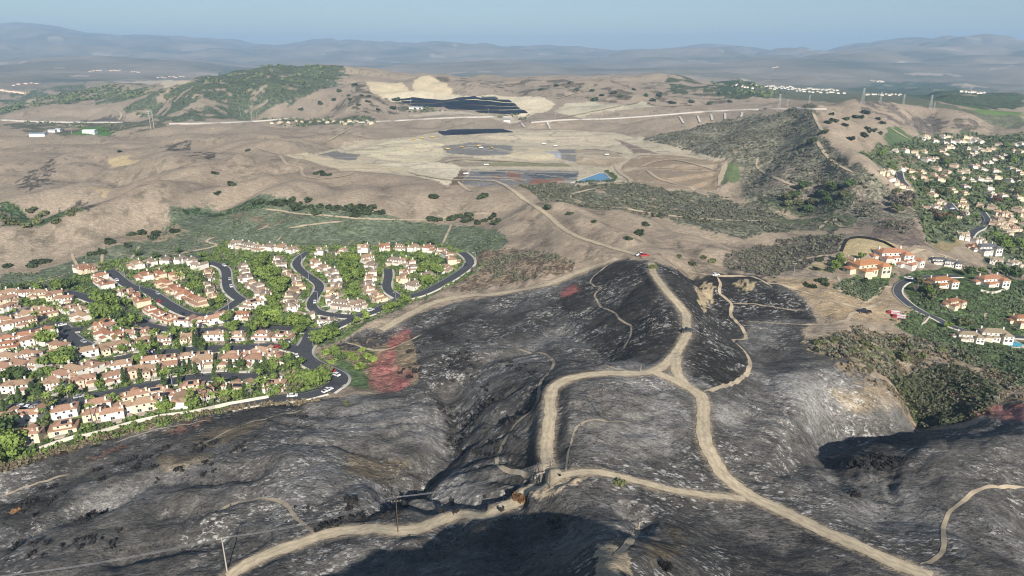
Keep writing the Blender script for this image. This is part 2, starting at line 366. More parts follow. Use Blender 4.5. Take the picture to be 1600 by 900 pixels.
# ------------------------------------------------------------------ roads and tracks: traced centre lines, graded into the ground
ASPHALT = {  # name index: centre line, width in metres
 "a": ("158 428 172 424 185 435 205 449 232 456 248 466 268 479 290 490 312 495 338 492 358 481 374 470", 7.4),
 "b": ("328 411 345 416 353 424 354 438 357 452 366 462 380 471", 6.8),
 "c": ("481 395 468 404 463 414 473 426 488 436 499 446 497 457 489 468 487 480 497 488 520 493 557 495", 6.4),
 "d": ("722 395 731 402 735 410 729 419 714 430 694 442 673 453 654 461 633 466 611 474 585 487 557 496 535 506 513 515 488 518", 7.2),
 "e": ("100 457 116 460 133 465 151 472 167 476 187 486 213 500 240 512 300 517 370 515 440 514 489 518", 7.5),
 "f": ("489 518 483 534 475 545 473 554 479 563 490 570 505 577 520 584 530 590 529 598 519 606 508 612", 9.5),
 "g": ("606 421 607 432 604 446 608 456 622 464", 6.4),
 "h": ("78 509 92 508 100 515 108 526 120 534 134 541", 8.0),
 "i": ("100 515 115 517 128 515", 7.0),
 "j": ("0 529 27 522 60 515 80 510", 7.5),
 "k": ("0 563 27 557 60 549", 7.5),
 "l": ("0 499 20 494 40 486 57 481", 7.5),
 "m": ("0 641 27 636 67 632 107 629 133 623 180 615 213 607 247 601 273 596 313 591 353 590 400 590 430 589", 8.0),
 "n": ("180 563 220 557 247 553 287 549 313 546 353 546 387 544 413 543 430 539 470 548", 8.0),
 "o": ("360 637 413 627 453 622 481 618 508 611", 7.0),
 "p": ("1500 432 1460 433 1428 436 1408 444 1402 456 1412 470 1435 484 1465 500 1500 515 1540 525 1600 528", 4.8),
 "q": ("1535 332 1543 345 1535 356 1522 363 1517 372 1532 378 1545 380", 5.0),
 "r": ("1405 270 1408 282 1417 292", 7.0),
 "s": ("1480 318 1490 330", 9.0),
}
DIRT = {
 "main": ("1017 411 1020 425 1035 447 1055 470 1071 490 1073 510 1073 522 1063 542 1050 560 1030 576 1012 584 960 583 920 585 885 592 865 606 859 625 860 645 857 672 853 700 857 725 868 745", 4.3),
 "fork": ("1056 552 1056 580 1064 596 1080 608 1097 619", 4.5),
 "east": ("1025 582 1050 594 1075 605 1096 619 1100 640 1098 670 1106 702 1125 735 1150 763 1180 780 1230 803 1290 832 1350 858 1400 880 1455 903", 4.8),
 "cross": ("868 745 900 736 930 735 960 742 1010 756 1060 768 1110 776 1165 780", 3.0),
 "ridge": ("868 745 842 762 820 778 798 790 760 800 700 815 640 824 580 828 530 832 480 843 430 860 390 880 355 902", 4.3),
 "break": ("596 516 640 491 680 473 720 464 790 458 860 443 905 425 965 404", 6.0),
 "far_ridge": ("640 270 700 281 770 283 800 297 820 313 845 328 862 342 880 358 910 373 945 384 975 393 1010 403", 5.0),
}
TRAIL = {
 "t1": ("1100 612 1120 607 1150 597 1168 582 1172 567 1165 550 1150 537 1144 530 1154 531 1166 531 1164 520 1155 507 1141 492 1144 475 1127 462 1122 455 1127 445 1120 433", 2.0),
 "t2": ("1144 475 1165 474 1190 477 1225 483 1262 486", 1.2),
 "t3": ("1080 424 1120 432 1150 431 1180 434 1205 447", 2.4),
 "t4": ("968 404 950 415 935 425 925 435 922 443 932 448 945 450 932 455 928 463 935 472 938 480 955 486 963 490 966 499 972 503 984 506 987 514 984 527 977 541 969 550 958 556", 1.0),
 "t5": ("800 542 815 548 830 551 850 552 860 560 866 568 861 578 850 590 842 602 842 620 834 640 818 651 803 661 795 676 788 692 778 708 775 724 788 734 812 738 835 740 852 740", 1.5),
 "c1": ("1062 183 1068 194", 4.0), "c2": ("1090 182 1094 193", 4.0), "c3": ("1111 180 1113 189", 4.0), "c4": ("1133 178 1133 187", 4.0), "c5": ("1160 176 1158 184", 4.0), "c6": ("814 193 820 200", 3.5), "c7": ("855 192 860 203", 3.5),
 "t6": ("1438 882 1460 874 1475 864 1474 838 1476 810 1490 794 1510 780 1525 766 1560 760 1602 762", 1.3),
 "t7": ("1000 815 996 830 985 846 970 862 955 872", 1.6),
 "t8": ("884 740 886 715 893 690 900 666 915 657 950 658 990 661", 0.7),
 "t9": ("330 803 352 792 385 782 430 780 448 788 456 802 475 820 497 838", 1.3),
 "t10": ("0 776 50 758 110 740", 1.0), "t59": ("178 692 240 672 330 657", .8),
 "t11": ("310 697 360 672 410 655 470 641", 0.9),
 "t12": ("540 535 575 545 600 548 640 532 660 522", 1.6),
 "t13": ("985 580 960 577 940 570 900 562", 0.7),
 "t14": ("1163 505 1190 503 1230 506 1262 508", 0.9),
 "t15": ("60 560 60 559", 1.0),
 "t16": ("112 395 116 407 123 419", 2.2), "t17": ("163 385 160 400 159 414", 2.2), "t18": ("220 383 210 398 203 408", 2.0),
 "t19": ("30 446 60 442 90 434 105 428", 2.2), "t20": ("450 357 490 351 538 346", 2.4), "t21": ("706 350 697 370 690 384", 2.0), "t22": ("440 370 430 380", 2.0), "t23": ("550 376 543 384", 2.2),
 "t24": ("265 400 300 393 330 387 342 383 325 380 322 376 340 370", 2.4), "t25": ("400 361 415 356 420 350", 2.2),
 "t26": ("410 327 440 330 470 335 520 338 560 342 640 344 680 343 740 335 775 335", 2.6),
 "t27": ("437 243 450 258 470 262 472 272 480 277 500 280 530 277 555 270", 4.0),
 "t28": ("892 310 895 304 920 297 950 293", 3.0), "t29": ("892 310 930 322 975 326 1020 334 1080 341 1150 345 1200 345", 3.0),
 "t30": ("1185 245 1182 258 1190 268 1210 278 1250 295", 3.0), "t31": ("1276 220 1285 235 1300 252 1335 272", 4.5), "t32": ("1270 175 1276 190 1285 206", 4.5), "t33": ("1280 358 1300 340 1312 354 1350 357", 3.5),
 "t34": ("510 222 540 205 547 200", 4.0), "t35": ("400 232 430 240 437 243", 4.0),
 "t36": ("1186 440 1220 445 1260 458 1300 470 1350 482 1380 470", 2.2), "t37": ("1240 508 1290 507 1325 500 1330 490 1350 485", 2.2), "t38": ("1230 412 1270 402 1310 398", 3.0),
 "t39": ("1345 478 1372 460 1376 450 1398 448", 2.0), "t40": ("1308 432 1314 446 1310 456 1330 444 1335 436", 1.6), "t41": ("1440 508 1452 494", 1.8), "t42": ("1540 500 1537 494 1543 488", 1.6),
 "t43": ("1460 395 1490 405 1510 420", 2.0), "t44": ("1420 398 1432 392 1448 390", 3.0),
 "t45": ("830 192 880 188 950 186 1000 183 1050 179 1100 175 1200 171 1290 171", 8.5), "t46": ("870 186 900 180 1000 160", 5.0), "t47": ("560 192 640 188 720 184 800 183", 7.0),
 "t48": ("0 188 60 191 130 192 190 192", 6.0), "t49": ("265 194 330 193 400 190 460 185", 5.5), "t50": ("920 137 920 142 895 148 870 155", 6.0), "t51": ("180 172 190 180 186 190", 5.0),
 "t52": ("1390 200 1410 212 1425 220", 3.0), "t53": ("740 300 730 297 715 283", 4.0), "t54": ("1000 262 1020 254 1050 250 1090 258 1120 268", 5.0), "t55": ("1010 266 1030 280 1062 290", 5.0), "t56": ("960 256 968 270 985 285 930 289", 6.0), "t57": ("1135 252 1122 290", 7.0), "t58": ("690 255 720 250 780 252 850 256", 5.0),
}
def road_world(s, step=2.0, sm=6):
    w = hit(spline(pts(s), 10), Z)
    # drop samples that jump to a slope far behind the line
    w = resample(w, step)
    for k in range(sm):
        w[1:-1] = 0.25 * w[:-2] + 0.5 * w[1:-1] + 0.25 * w[2:]
    return w
def grade(w, width, verge=False):
    z = ground(w[:, 0], w[:, 1])
    for k in range(25): z[1:-1] = 0.25 * z[:-2] + 0.5 * z[1:-1] + 0.25 * z[2:]
    w[:, 2] = z
    m = width * 2.2
    ii = np.nonzero((X > w[:, 0].min() - m) & (X < w[:, 0].max() + m) & (Y > w[:, 1].min() - m) & (Y < w[:, 1].max() + m))
    if len(ii[0]) == 0: return
    x, y = X[ii], Y[ii]; best = np.full(len(x), 1e9); zb = np.zeros(len(x))
    for k in range(len(w) - 1):
        ex, ey = w[k + 1, 0] - w[k, 0], w[k + 1, 1] - w[k, 1]
        t = np.clip(((x - w[k, 0]) * ex + (y - w[k, 1]) * ey) / (ex * ex + ey * ey + 1e-9), 0, 1)
        d = (x - w[k, 0] - t * ex) ** 2 + (y - w[k, 1] - t * ey) ** 2; c = d < best
        best[c] = d[c]; zb[c] = w[k, 2] + t[c] * (w[k + 1, 2] - w[k, 2])
    d = np.sqrt(best); f = 1 - sstep(width * 0.62, width * 1.7, d)
    Z[ii] = Z[ii] * (1 - f) + zb * f
    if verge: VERGE[ii] = np.maximum(VERGE[ii], 1 - sstep(width * 0.48, width * 0.5 + 2.0, d))
RW = {}
VERGE = np.zeros((NT, NR))
for grp in (ASPHALT, DIRT):
    for k, (s, wd) in grp.items():
        RW[k] = (road_world(s), wd); grade(*RW[k], verge=grp is DIRT)
for k, (s, wd) in TRAIL.items():
    RW[k] = (road_world(s, 2.5, 3), wd)
    if wd > 3.5: grade(*RW[k])
# ------------------------------------------------------------------ ground cover: what grows or lies where (surface colours, plus shade in some ravines)
ZC = np.zeros((NT, NR, 3)); ZM = np.zeros((NT, NR, 3))      # colour; cover masks: burnt, scrub, grass
f1 = fbm(X, Y, 240, 3, 101); f2 = fbm(X, Y, 55, 3, 102); f3 = fbm(X, Y, 12, 2, 103)
g = (0.5 + 0.5 * f1)[..., None]
ZC[:] = np.array([0.272, 0.218, 0.162]) * (1 - g) + np.array([0.318, 0.262, 0.197]) * g
ZC *= (1 + 0.16 * f2 + 0.10 * f3)[..., None]
ZM[..., 2] = 1
slopex = np.zeros_like(Z); slopex[1:-1] = Z[2:] - Z[:-2]

def lay(sel, col, mask, var=0.16, amt=1.0):
    c = np.array(col)[None] * (1 + var * f2[sel] + var * 0.8 * f3[sel])[:, None]
    ZC[sel] = ZC[sel] * (1 - amt) + c * amt
    ZM[sel] = np.array(mask)
def paint(s, col, mask=(0, 0, 1), cov=1.0, scale=30.0, rag=1.0, seed=0, var=0.16, amt=1.0):
    w = world_poly(s)
    m = 0.02 * np.hypot(w[:, 0], w[:, 1]).max() + 5
    box = (X > w[:, 0].min() - m) & (X < w[:, 0].max() + m) & (Y > w[:, 1].min() - m) & (Y < w[:, 1].max() + m)
    ii = np.nonzero(box); x = X[ii]; y = Y[ii]; rr_ = RR[ii]
    a = rag * 0.011 * rr_; sc = np.maximum(4.0, 0.03 * float(np.median(rr_)))
    sel = inside(x + a * fbm(x, y, sc, 3, 201 + seed), y + 1.5 * a * fbm(x, y, sc, 3, 301 + seed), w)
    if cov < 1:
        sel &= fbm(x, y, scale, 3, 401 + seed, 0.6) > (0.5 - cov) * 0.9
    lay((ii[0][sel], ii[1][sel]), col, mask, var, amt)

BROWN = (0.29, 0.222, 0.16); SCRUB = (0.085, 0.085, 0.06); GREEN = (0.09, 0.12, 0.065); DKSCRUB = (0.182, 0.174, 0.125)
PALE = (0.47, 0.40, 0.28); ASH = (0.105, 0.105, 0.105); CHAR = (0.032, 0.032, 0.034)
# --- distance: valley floor and mountain wall covered in chaparral
sel = np.nonzero(RR > 3300)
c0 = np.clip(0.5 + 1.1 * fbm(X[sel], Y[sel], 1100, 5, 111, .62), 0, 1)
ZC[sel] = np.array([0.09, 0.10, 0.072])[None] * c0[:, None] + np.array([0.30, 0.245, 0.185])[None] * (1 - c0)[:, None]
k = fbm(X[sel], Y[sel], 420, 3, 112) > 0.42
ZC[sel[0][k], sel[1][k]] = (0.34, 0.29, 0.22)
ZM[sel] = (0, 0, 0)
paint("0 160 60 150 130 143 240 135 310 122 345 109 420 113 540 117 530 136 480 150 400 172 370 186 330 188 190 190 180 166 245 148 130 155 0 176", (0.11, 0.13, 0.08), (0, 1, .2), 0.62, 70, 2.5, 1)
paint("300 125 345 107 420 110 540 116 520 135 470 150 400 160 330 150", (0.095, 0.115, 0.068), (0, 1, .2), 0.72, 50, 2.5, 2)
paint("55 196 110 182 170 170 190 184 186 193 100 194", (0.13, 0.115, 0.095), (0, .6, .4))
paint("0 150 60 140 140 133 240 130 240 138 100 146 0 158", (0.10, 0.125, 0.075), (0, 1, 0), 0.55, 100, 2, 3)
paint("0 140 100 128 220 124 330 122 300 131 150 140 0 150", (0.25, 0.22, 0.16), (0, .3, .5), 0.55, 200, 1, 4)
paint("170 128 215 126 300 124 305 129 200 133", (0.46, 0.39, 0.29), (0, 0, 0))
paint("550 138 600 125 640 150 680 150 660 175 560 180 520 170", (0.13, 0.115, 0.08), (0, 1, 0), 0.42, 35, 1, 5)
paint("640 130 760 118 900 120 1100 125 1180 150 1050 172 860 150", (0.15, 0.125, 0.09), (0, 1, 0), 0.36, 60, 1, 6)
paint("1020 118 1060 117 1080 125 1100 130 1190 135 1200 148 1170 160 1100 150 1050 140", (0.085, 0.10, 0.055), (0, 1, 0), 0.55, 80, 1, 7)
paint("1100 126 1170 128 1230 150 1200 158 1120 148", (0.07, 0.095, 0.05), (0, 1, 0), 0.9, 80, 1, 8)
# --- valley towns and golf greens far right
paint("1180 133 1260 133 1420 145 1500 170 1600 180 1600 200 1500 172 1400 163 1300 160 1180 150", (0.13, 0.14, 0.09), (0, .6, .4))
paint("1320 140 1370 130 1440 126 1500 140 1600 150 1600 165 1500 165 1420 150", (0.07, 0.095, 0.05), (0, 1, 0), 0.85, 200, 1, 9)
paint("1500 165 1540 165 1600 172 1600 182 1530 176", (0.13, 0.20, 0.07), (0, 0, .5), 0.6, 80, 1, 10)
paint("0 196 40 190 250 190 270 196 200 208 60 212", (0.13, 0.13, 0.085), (0, .8, .2), 0.6, 60, 1, 11)
paint("118 202 170 200 175 208 115 210", (0.09, 0.19, 0.05), (0, 0, .3))
paint("390 188 560 183 590 190 560 196 430 196", (0.10, 0.115, 0.07), (0, .9, .1), 0.6, 50, 1, 12)
# --- cut slopes and earthworks
QY = (0.56, 0.47, 0.31)
paint("568 128 582 124 604 124 625 130 640 146 655 151 602 154 580 146", QY, (0, 0, .25), rag=.5)
paint("646 150 648 128 668 124 690 130 712 146 730 150", QY, (0, 0, .25), rag=.5)
paint("600 152 700 146 780 146 830 150 868 160 866 166 830 182 800 180 760 160 612 158", (0.60, 0.52, 0.37), (0, 0, .2), rag=.5)
paint("866 172 880 162 925 160 960 165 1010 159 1034 170 1000 175 900 182", (0.44, 0.40, 0.29), (0, 0, .4), rag=.6)
paint("690 172 780 180 830 184 800 190 700 184 640 180", (0.44, 0.38, 0.29), (0, 0, .3), rag=.6)
paint(LANDFILL, (0.46, 0.395, 0.285), (0, 0, .4), rag=.35)
for s, c in (("545 237 600 222 645 213 692 224 694 240 664 254 600 248", (0.58, 0.51, 0.35)), ("590 256 660 251 722 255 706 281 700 283 640 272", (0.60, 0.53, 0.39)), ("440 243 500 240 540 246 590 256 640 262 640 272 545 266", (0.52, 0.44, 0.30)),
             ("494 240 530 235 562 241 556 249 505 244", (0.19, 0.18, 0.165)), ("688 226 740 220 800 226 800 241 740 243 700 238", (0.20, 0.19, 0.175)), ("700 242 780 248 800 256 720 258 680 252", (0.27, 0.23, 0.17)),
             ("832 216 858 214 863 224 834 222", (0.31, 0.33, 0.36)), ("780 246 830 229 895 240 868 249 790 250", (0.53, 0.455, 0.31)), ("850 236 895 235 898 243 870 244", (0.33, 0.35, 0.38)), ("870 232 940 231 976 237 900 250 880 246", (0.20, 0.19, 0.18)),
             ("760 250 880 252 900 258 760 258", (0.24, 0.23, 0.13)), ("735 211 800 206 960 207 1010 216 970 228 860 224", (0.54, 0.46, 0.33)), ("960 216 1010 232 1030 240 990 238", (0.22, 0.17, 0.135)),
             ("735 262 905 266 900 286 800 285 722 284", (0.19, 0.185, 0.18)), ("790 265 812 268 815 283 796 280", (0.22, 0.12, 0.085)), ("830 279 880 276 882 287 826 287", (0.24, 0.13, 0.09)), ("818 268 906 270 898 276 832 276", (0.085, 0.10, 0.115)),
             ("745 263 790 264 790 270 750 270", (0.10, 0.11, 0.11)), ("770 273 786 273 786 279 770 279", (0.2, 0.12, 0.09)), ("704 283 720 262 732 262 722 284", (0.16, 0.12, 0.09)),
             ("968 262 990 243 1050 240 1135 252 1120 300 1060 296 985 290", (0.30, 0.232, 0.16)), ("900 232 960 234 980 248 960 258 900 256", (0.36, 0.29, 0.2))):
    paint(s, c, (0, 0, .35), rag=.25, var=.08)
paint("1138 254 1152 252 1158 282 1146 297 1124 292", (0.12, 0.155, 0.07), (0, .3, .4), rag=.4)
# --- scrub valleys in the middle distance
paint("1005 218 1060 205 1110 190 1180 179 1268 175 1276 215 1305 250 1350 282 1400 315 1430 345 1420 362 1340 352 1290 338 1240 330 1170 318 1152 298 1160 262 1120 246 1040 226", DKSCRUB, (0, 1, .2), 0.93, 30, 1, 13)
paint("1160 300 1190 262 1250 270 1320 300 1380 310 1430 350 1340 355 1260 330", (0.21, 0.18, 0.14), (0, .8, .3), 0.5, 25, 1, 14)
paint("1160 305 1240 315 1300 300 1340 318 1330 335 1240 332", (0.085, 0.10, 0.058), (0, 1, 0), 0.7, 25, 1, 15)
paint("805 288 850 284 900 289 1000 292 1112 302 1180 325 1250 338 1335 352 1300 364 1200 372 1150 374 1060 356 1000 338 930 330 870 318", (0.135, 0.138, 0.095), (0, 1, .2), 0.9, 30, 1, 16)
paint("980 322 1010 323 1060 333 1030 337 990 330", (0.38, 0.29, 0.19), (0, .3, .5), 0.6, 8, 1, 17)
paint("1200 345 1290 335 1340 350 1300 362 1220 360", (0.12, 0.14, 0.075), (0, .8, .3), 0.6, 25, 1, 18)
paint("1150 395 1200 380 1300 364 1322 370 1310 392 1260 412 1200 432 1150 425 1130 415", (0.125, 0.108, 0.088), (0, 1, .2), 0.9, 20, 1, 19)
paint("1345 375 1380 350 1425 354 1455 385 1420 388", (0.19, 0.15, 0.12), (0, .6, .6))
paint("1440 362 1470 360 1510 380 1470 392", (0.26, 0.21, 0.12), (0, .2, .8))
paint("1322 378 1345 372 1382 378 1412 398 1390 399 1345 404 1314 398", (0.42, 0.345, 0.20), (0, 0, .4), rag=.3)
paint("1250 420 1290 405 1310 400 1318 412 1290 425", (0.34, 0.28, 0.17), (0, .2, .6))
for s in ("20 280 60 262 85 250 80 285 40 305", "85 320 130 312 170 320 140 345 90 335", "20 300 60 285 90 280 50 300", "255 230 290 225 300 238 262 240", "290 245 340 240 335 248 295 252"):
    paint(s, (0.12, 0.105, 0.085), (0, 1, .3), 0.6, 15, 1.4, 20)
paint("0 365 0 325 30 322 60 338 110 335 130 345 60 366", (0.075, 0.11, 0.05), (0, 1, 0), 0.9, 20, .6, 21)
paint("168 248 200 246 220 250 200 256 172 256", (0.45, 0.36, 0.21), (0, 0, .6)); paint("140 300 170 295 172 303 140 306", (0.42, 0.33, 0.21), (0, 0, .6))
paint("1340 250 1400 262 1430 290 1425 330 1450 372 1530 385 1560 430 1600 430 1600 205 1520 205 1440 208 1400 225 1370 225", (0.125, 0.145, 0.09), (0, .6, .2), 0.9, 22, 1, 22)
paint("1380 210 1400 202 1440 225 1440 240 1400 235", (0.095, 0.135, 0.065), (0, .2, .4)); paint("1600 205 1560 222 1600 228", (0.095, 0.135, 0.065), (0, .2, .4)); paint("1540 215 1580 214 1570 222 1530 222", (0.095, 0.135, 0.065), (0, .2, .4))
paint("1365 250 1400 240 1440 250 1430 258", (0.20, 0.165, 0.11), (0, .5, .6), 0.6, 20, 1, 23)
paint("1330 163 1400 160 1430 190 1400 200 1345 180", (0.17, 0.145, 0.12), (0, .8, .6), 0.5, 40, 1, 24); paint("1420 178 1470 175 1480 200 1430 205", (0.14, 0.12, 0.10), (0, 1, .3), 0.8, 30, 1, 25); paint("1490 185 1530 188 1520 205 1490 205", (0.15, 0.13, 0.10), (0, .9, .4), 0.75, 30, 1, 26)  # last two: gully shading along with dark scrub, put into the colour
# --- green slope above the estate
GS = "0 425 60 416 150 391 215 374 268 345 268 326 330 323 400 316 480 332 560 341 640 345 700 344 776 352 794 372 775 398 742 425 700 448 640 476 560 514 500 545 470 520 400 460 200 455 110 468 0 455"
paint(GS, (0.128, 0.152, 0.100), (0, .55, .3), rag=.6)
paint("150 395 215 376 268 350 300 345 340 372 300 395 200 410", (0.15, 0.16, 0.11), (0, .6, .3), 0.6, 25, 1, 27)
paint("180 365 240 352 272 350 290 360 270 372 215 376", (0.30, 0.24, 0.165), (0, .2, .8), 0.7, 14, 1, 28)
paint("350 340 420 338 460 345 470 358 400 362 360 352", (0.17, 0.15, 0.10), (0, .5, .6), 0.4, 14, 1, 29)
paint("270 328 330 325 400 320 420 335 330 338", (0.055, 0.085, 0.042), (0, 1, .1), 0.7, 14, 1, 30)
paint("745 400 790 385 830 392 900 408 890 425 820 440 730 455 700 450", (0.20, 0.155, 0.11), (0, .9, .5), 0.75, 10, 1, 31)
paint("730 415 765 408 745 428 690 452 640 478 590 500 560 520 500 542 520 524 600 494 680 460", (0.11, 0.155, 0.062), (0, .4, .4), rag=.6)
paint("1300 458 1318 440 1350 424 1400 428 1384 448 1352 477 1330 472", (0.075, 0.11, 0.045), (0, .9, .2), rag=.5)
paint("1392 500 1420 485 1450 492 1500 520 1600 535 1600 600 1500 565 1440 532", (0.085, 0.12, 0.05), (0, .8, .3), rag=.6)
paint("1400 430 1480 420 1600 440 1600 530 1500 515 1430 485", (0.078, 0.115, 0.048), (0, .9, .2), rag=.6)
paint("1350 482 1376 452 1400 450 1432 485 1400 505 1350 505 1290 500", (0.30, 0.235, 0.16), (0, 0, .8), rag=.5)
# --- brush on the right flank
paint("1255 535 1340 510 1450 530 1600 592 1600 645 1540 645 1450 680 1415 640 1340 585", (0.155, 0.130, 0.088), (0, 1, .6), 0.62, 14, 1, 32)
paint("1280 535 1350 515 1430 540 1410 600 1330 560", (0.11, 0.125, 0.06), (0, 1, .3), 0.4, 9, 1, 33)
paint("1414 590 1440 580 1500 578 1560 606 1545 640 1475 668 1445 655 1430 622", (0.08, 0.09, 0.055), (0, 1, 0), rag=.9)
paint("1385 585 1420 590 1440 640 1452 668 1430 650", (0.12, 0.16, 0.05), (0, .9, .3), 0.8, 6, 1, 34)
# --- the burn
BURN = "-40 735 0 742 60 714 150 688 260 656 360 640 430 632 500 620 545 618 610 612 645 604 655 580 640 545 600 545 565 548 530 552 500 548 560 522 600 514 640 497 700 473 800 458 870 444 920 424 968 404 1012 406 1030 410 1080 426 1112 432 1180 430 1225 446 1255 470 1275 492 1272 508 1250 517 1262 532 1300 552 1372 592 1420 640 1450 672 1500 672 1545 650 1640 655 1700 700 1700 980 800 1100 -100 980"
paint(BURN, (0.095, 0.089, 0.081), (1, 0, 0), rag=.5)
bs = ZM[..., 0] > 0.5
ash = sstep(-0.15, 0.5, fbm(X, Y, 48, 4, 121) + 0.25 * fbm(X, Y, 9, 2, 122))
ash = np.where(bs, ash, 0)
ZC += (ash * 0.088)[..., None] * np.array([1.0, 0.99, 0.97])
def tone(s, k, seed, rag=1.6, tint=(1, 1, 1)):
    w = world_poly(s); m = 20
    ii = np.nonzero((X > w[:, 0].min() - m) & (X < w[:, 0].max() + m) & (Y > w[:, 1].min() - m) & (Y < w[:, 1].max() + m) & bs)
    x, y = X[ii], Y[ii]; acc = np.zeros(len(x))
    for j in range(4):
        a = rag * (0.5 + 0.5 * j) * 0.011 * RR[ii]
        acc += inside(x + a * fbm(x, y, 8 + 5 * j, 3, 501 + seed + j), y + a * fbm(x, y, 8 + 5 * j, 3, 601 + seed + j), w)
    acc /= 4
    ZC[ii] *= (1 + (k - 1) * acc)[:, None] * (1 + (np.array(tint) - 1)[None] * acc[:, None])
for i, (s, k) in enumerate((("1028 412 1075 425 1112 432 1190 432 1260 478 1270 500 1170 500 1155 525 1175 560 1165 585 1120 605 1090 590 1075 560 1090 520 1070 480 1045 450", 0.30),
                            ("1012 410 965 405 920 430 870 462 900 510 960 565 1020 572 1060 535 1065 500 1040 460", 0.42), ("870 455 760 470 640 500 700 540 830 530 900 500", 0.6), ("1110 540 1150 540 1170 580 1130 604 1095 590", 0.8),
                            ("700 640 760 610 850 590 850 640 800 670 770 720 720 730 690 700", 0.55), ("720 720 790 700 850 690 850 740 800 760 730 760", 0.6), ("560 545 620 540 640 500 700 520 760 560 690 600 640 590", 0.6),
                            ("0 745 150 690 350 642 470 630 480 645 330 672 200 700 0 770", 0.62), ("0 780 100 770 160 800 60 830 0 830", 0.5), ("860 605 880 605 872 730 862 700", 0.5), ("1050 690 1095 660 1105 700 1140 750 1090 740", 0.6),
                            ("1290 700 1440 684 1470 690 1400 705 1420 740 1370 745 1400 790 1340 775 1300 735", 0.62), ("1260 830 1400 880 1390 895 1250 850", 0.55),  # first outline: shade of canyon crest and streaks, darkened into the burn colour
                            ("1000 790 1060 770 1100 790 1200 860 1300 905 1100 905", 0.75))):
    tone(s, k, i * 7)
for i, (s, k) in enumerate((("900 600 1030 600 1080 640 1080 690 1000 720 900 710 880 650", 1.6), ("1110 640 1200 600 1320 570 1410 630 1380 670 1290 650 1240 690 1160 700", 1.5), ("660 540 740 520 860 545 850 570 740 570", 1.35), ("420 640 600 632 690 640 705 670 660 720 560 690 420 680", 1.2),
                            ("300 700 500 690 640 740 600 790 420 790 300 760", 1.1), ("1100 790 1200 800 1250 860 1180 860", 1.4), ("1450 700 1600 690 1600 740 1500 750", 1.2), ("1180 750 1280 770 1330 800 1250 800", 1.3), ("100 760 260 760 240 800 100 810", 1.2))):
    tone(s, k, 200 + i * 7)
for i, s in enumerate(("240 720 330 700 340 715 260 735", "540 700 640 720 600 750 540 740", "1290 610 1400 600 1420 640 1330 640", "1000 850 1060 830 1080 870 1020 900", "240 700 330 670 420 660 360 690")):
    tone(s, 1.25, 400 + i * 5, 1.6, (1.25, 1.08, 0.82))
paint("1086 447 1104 438 1118 448 1112 466 1102 484 1092 472", (0.44, 0.35, 0.22), (.1, .2, .6), 0.75, 4, 1, 35)
paint("1145 450 1160 440 1180 444 1172 456", (0.36, 0.29, 0.18), (.2, .2, .6), 0.7, 4, 1, 36)
paint("1180 430 1222 446 1258 470 1290 495 1380 500 1400 470 1350 470 1300 440 1240 435", (0.33, 0.255, 0.165), (0, .2, .9), 0.8, 16, 1, 37)
paint("1255 520 1265 535 1290 550 1275 552 1255 535", (0.36, 0.29, 0.19), (.1, .2, .6), .8, 4, 1, 38)
paint("1300 565 1340 570 1400 620 1440 660 1446 672 1425 662 1370 620", (0.27, 0.21, 0.14), (.3, .2, .6), .5, 5, 1, 39)
# --- scorched toe of the slope beside the estate, with dropped retardant
paint("500 546 560 534 600 530 636 516 650 545 655 600 610 612 560 612 545 600 520 570", (0.21, 0.165, 0.11), (.2, .5, .5), rag=.6)
paint("505 545 560 528 610 520 620 530 590 545 540 552", (0.06, 0.055, 0.05), (.7, .3, 0), .7, 5, 1, 40)
paint("520 560 550 570 580 590 575 610 545 604 525 580", (0.105, 0.15, 0.07), (0, .4, .4), rag=.6)
paint("560 548 585 545 590 570 570 575", (0.10, 0.125, 0.05), (0, .8, .3), .6, 4, 1, 41)
RED = (0.245, 0.105, 0.10)
def smear(s, col, seed, amt=.9, rag=1.0, sc=7):
    w = world_poly(s); m = 25
    ii = np.nonzero((X > w[:, 0].min() - m) & (X < w[:, 0].max() + m) & (Y > w[:, 1].min() - m) & (Y < w[:, 1].max() + m))
    x, y = X[ii], Y[ii]; acc = np.zeros(len(x))
    for j in range(6):
        a_ = rag * (0.3 + 0.45 * j) * 0.011 * RR[ii]
        acc += inside(x + a_ * fbm(x, y, 6 + 4 * j, 3, 701 + seed + j), y + 1.3 * a_ * fbm(x, y, 6 + 4 * j, 3, 801 + seed + j), w)
    f = np.clip(acc / 6 * (0.72 + 0.9 * fbm(x * .9 + y * .45, y * .5 - x * .25, sc, 4, 901 + seed, .65)), 0, 1) * amt
    ZC[ii] = ZC[ii] * (1 - f[:, None]) + np.array(col)[None] * (1 + .25 * f3[ii])[:, None] * f[:, None]
    ZM[ii] = ZM[ii] * (1 - .5 * f[:, None]) + np.array((0, .45, .4))[None] * .5 * f[:, None]
smear("582 560 606 548 618 550 618 568 642 580 648 598 620 612 594 612 576 598", (0.33, 0.12, 0.115), 1, .92)
smear("606 536 624 518 642 513 644 522 626 538 610 548", (0.32, 0.085, 0.085), 2)
smear("874 457 884 448 898 446 903 455 890 463 876 463", (0.36, 0.12, 0.11), 3)
smear("1530 640 1560 630 1640 634 1640 668 1560 652", (0.40, 0.15, 0.14), 4)
smear("1480 642 1540 628 1545 640 1500 657", (0.20, 0.095, 0.075), 5, .6)
for s in ("140 715 180 698 195 692 200 700 160 718", "250 672 300 655 330 652 330 660 270 675", "60 715 120 695 130 705 70 725"):
    paint(s, (0.13, 0.075, 0.055), (.4, .6, .2), .6, 4, 1, 47)
paint("0 745 0 728 60 708 150 684 260 650 360 636 450 625 500 620 500 626 430 634 360 643 260 661 150 694 60 722", (0.10, 0.095, 0.055), (0, 1, .3), .7, 5, .6, 48)
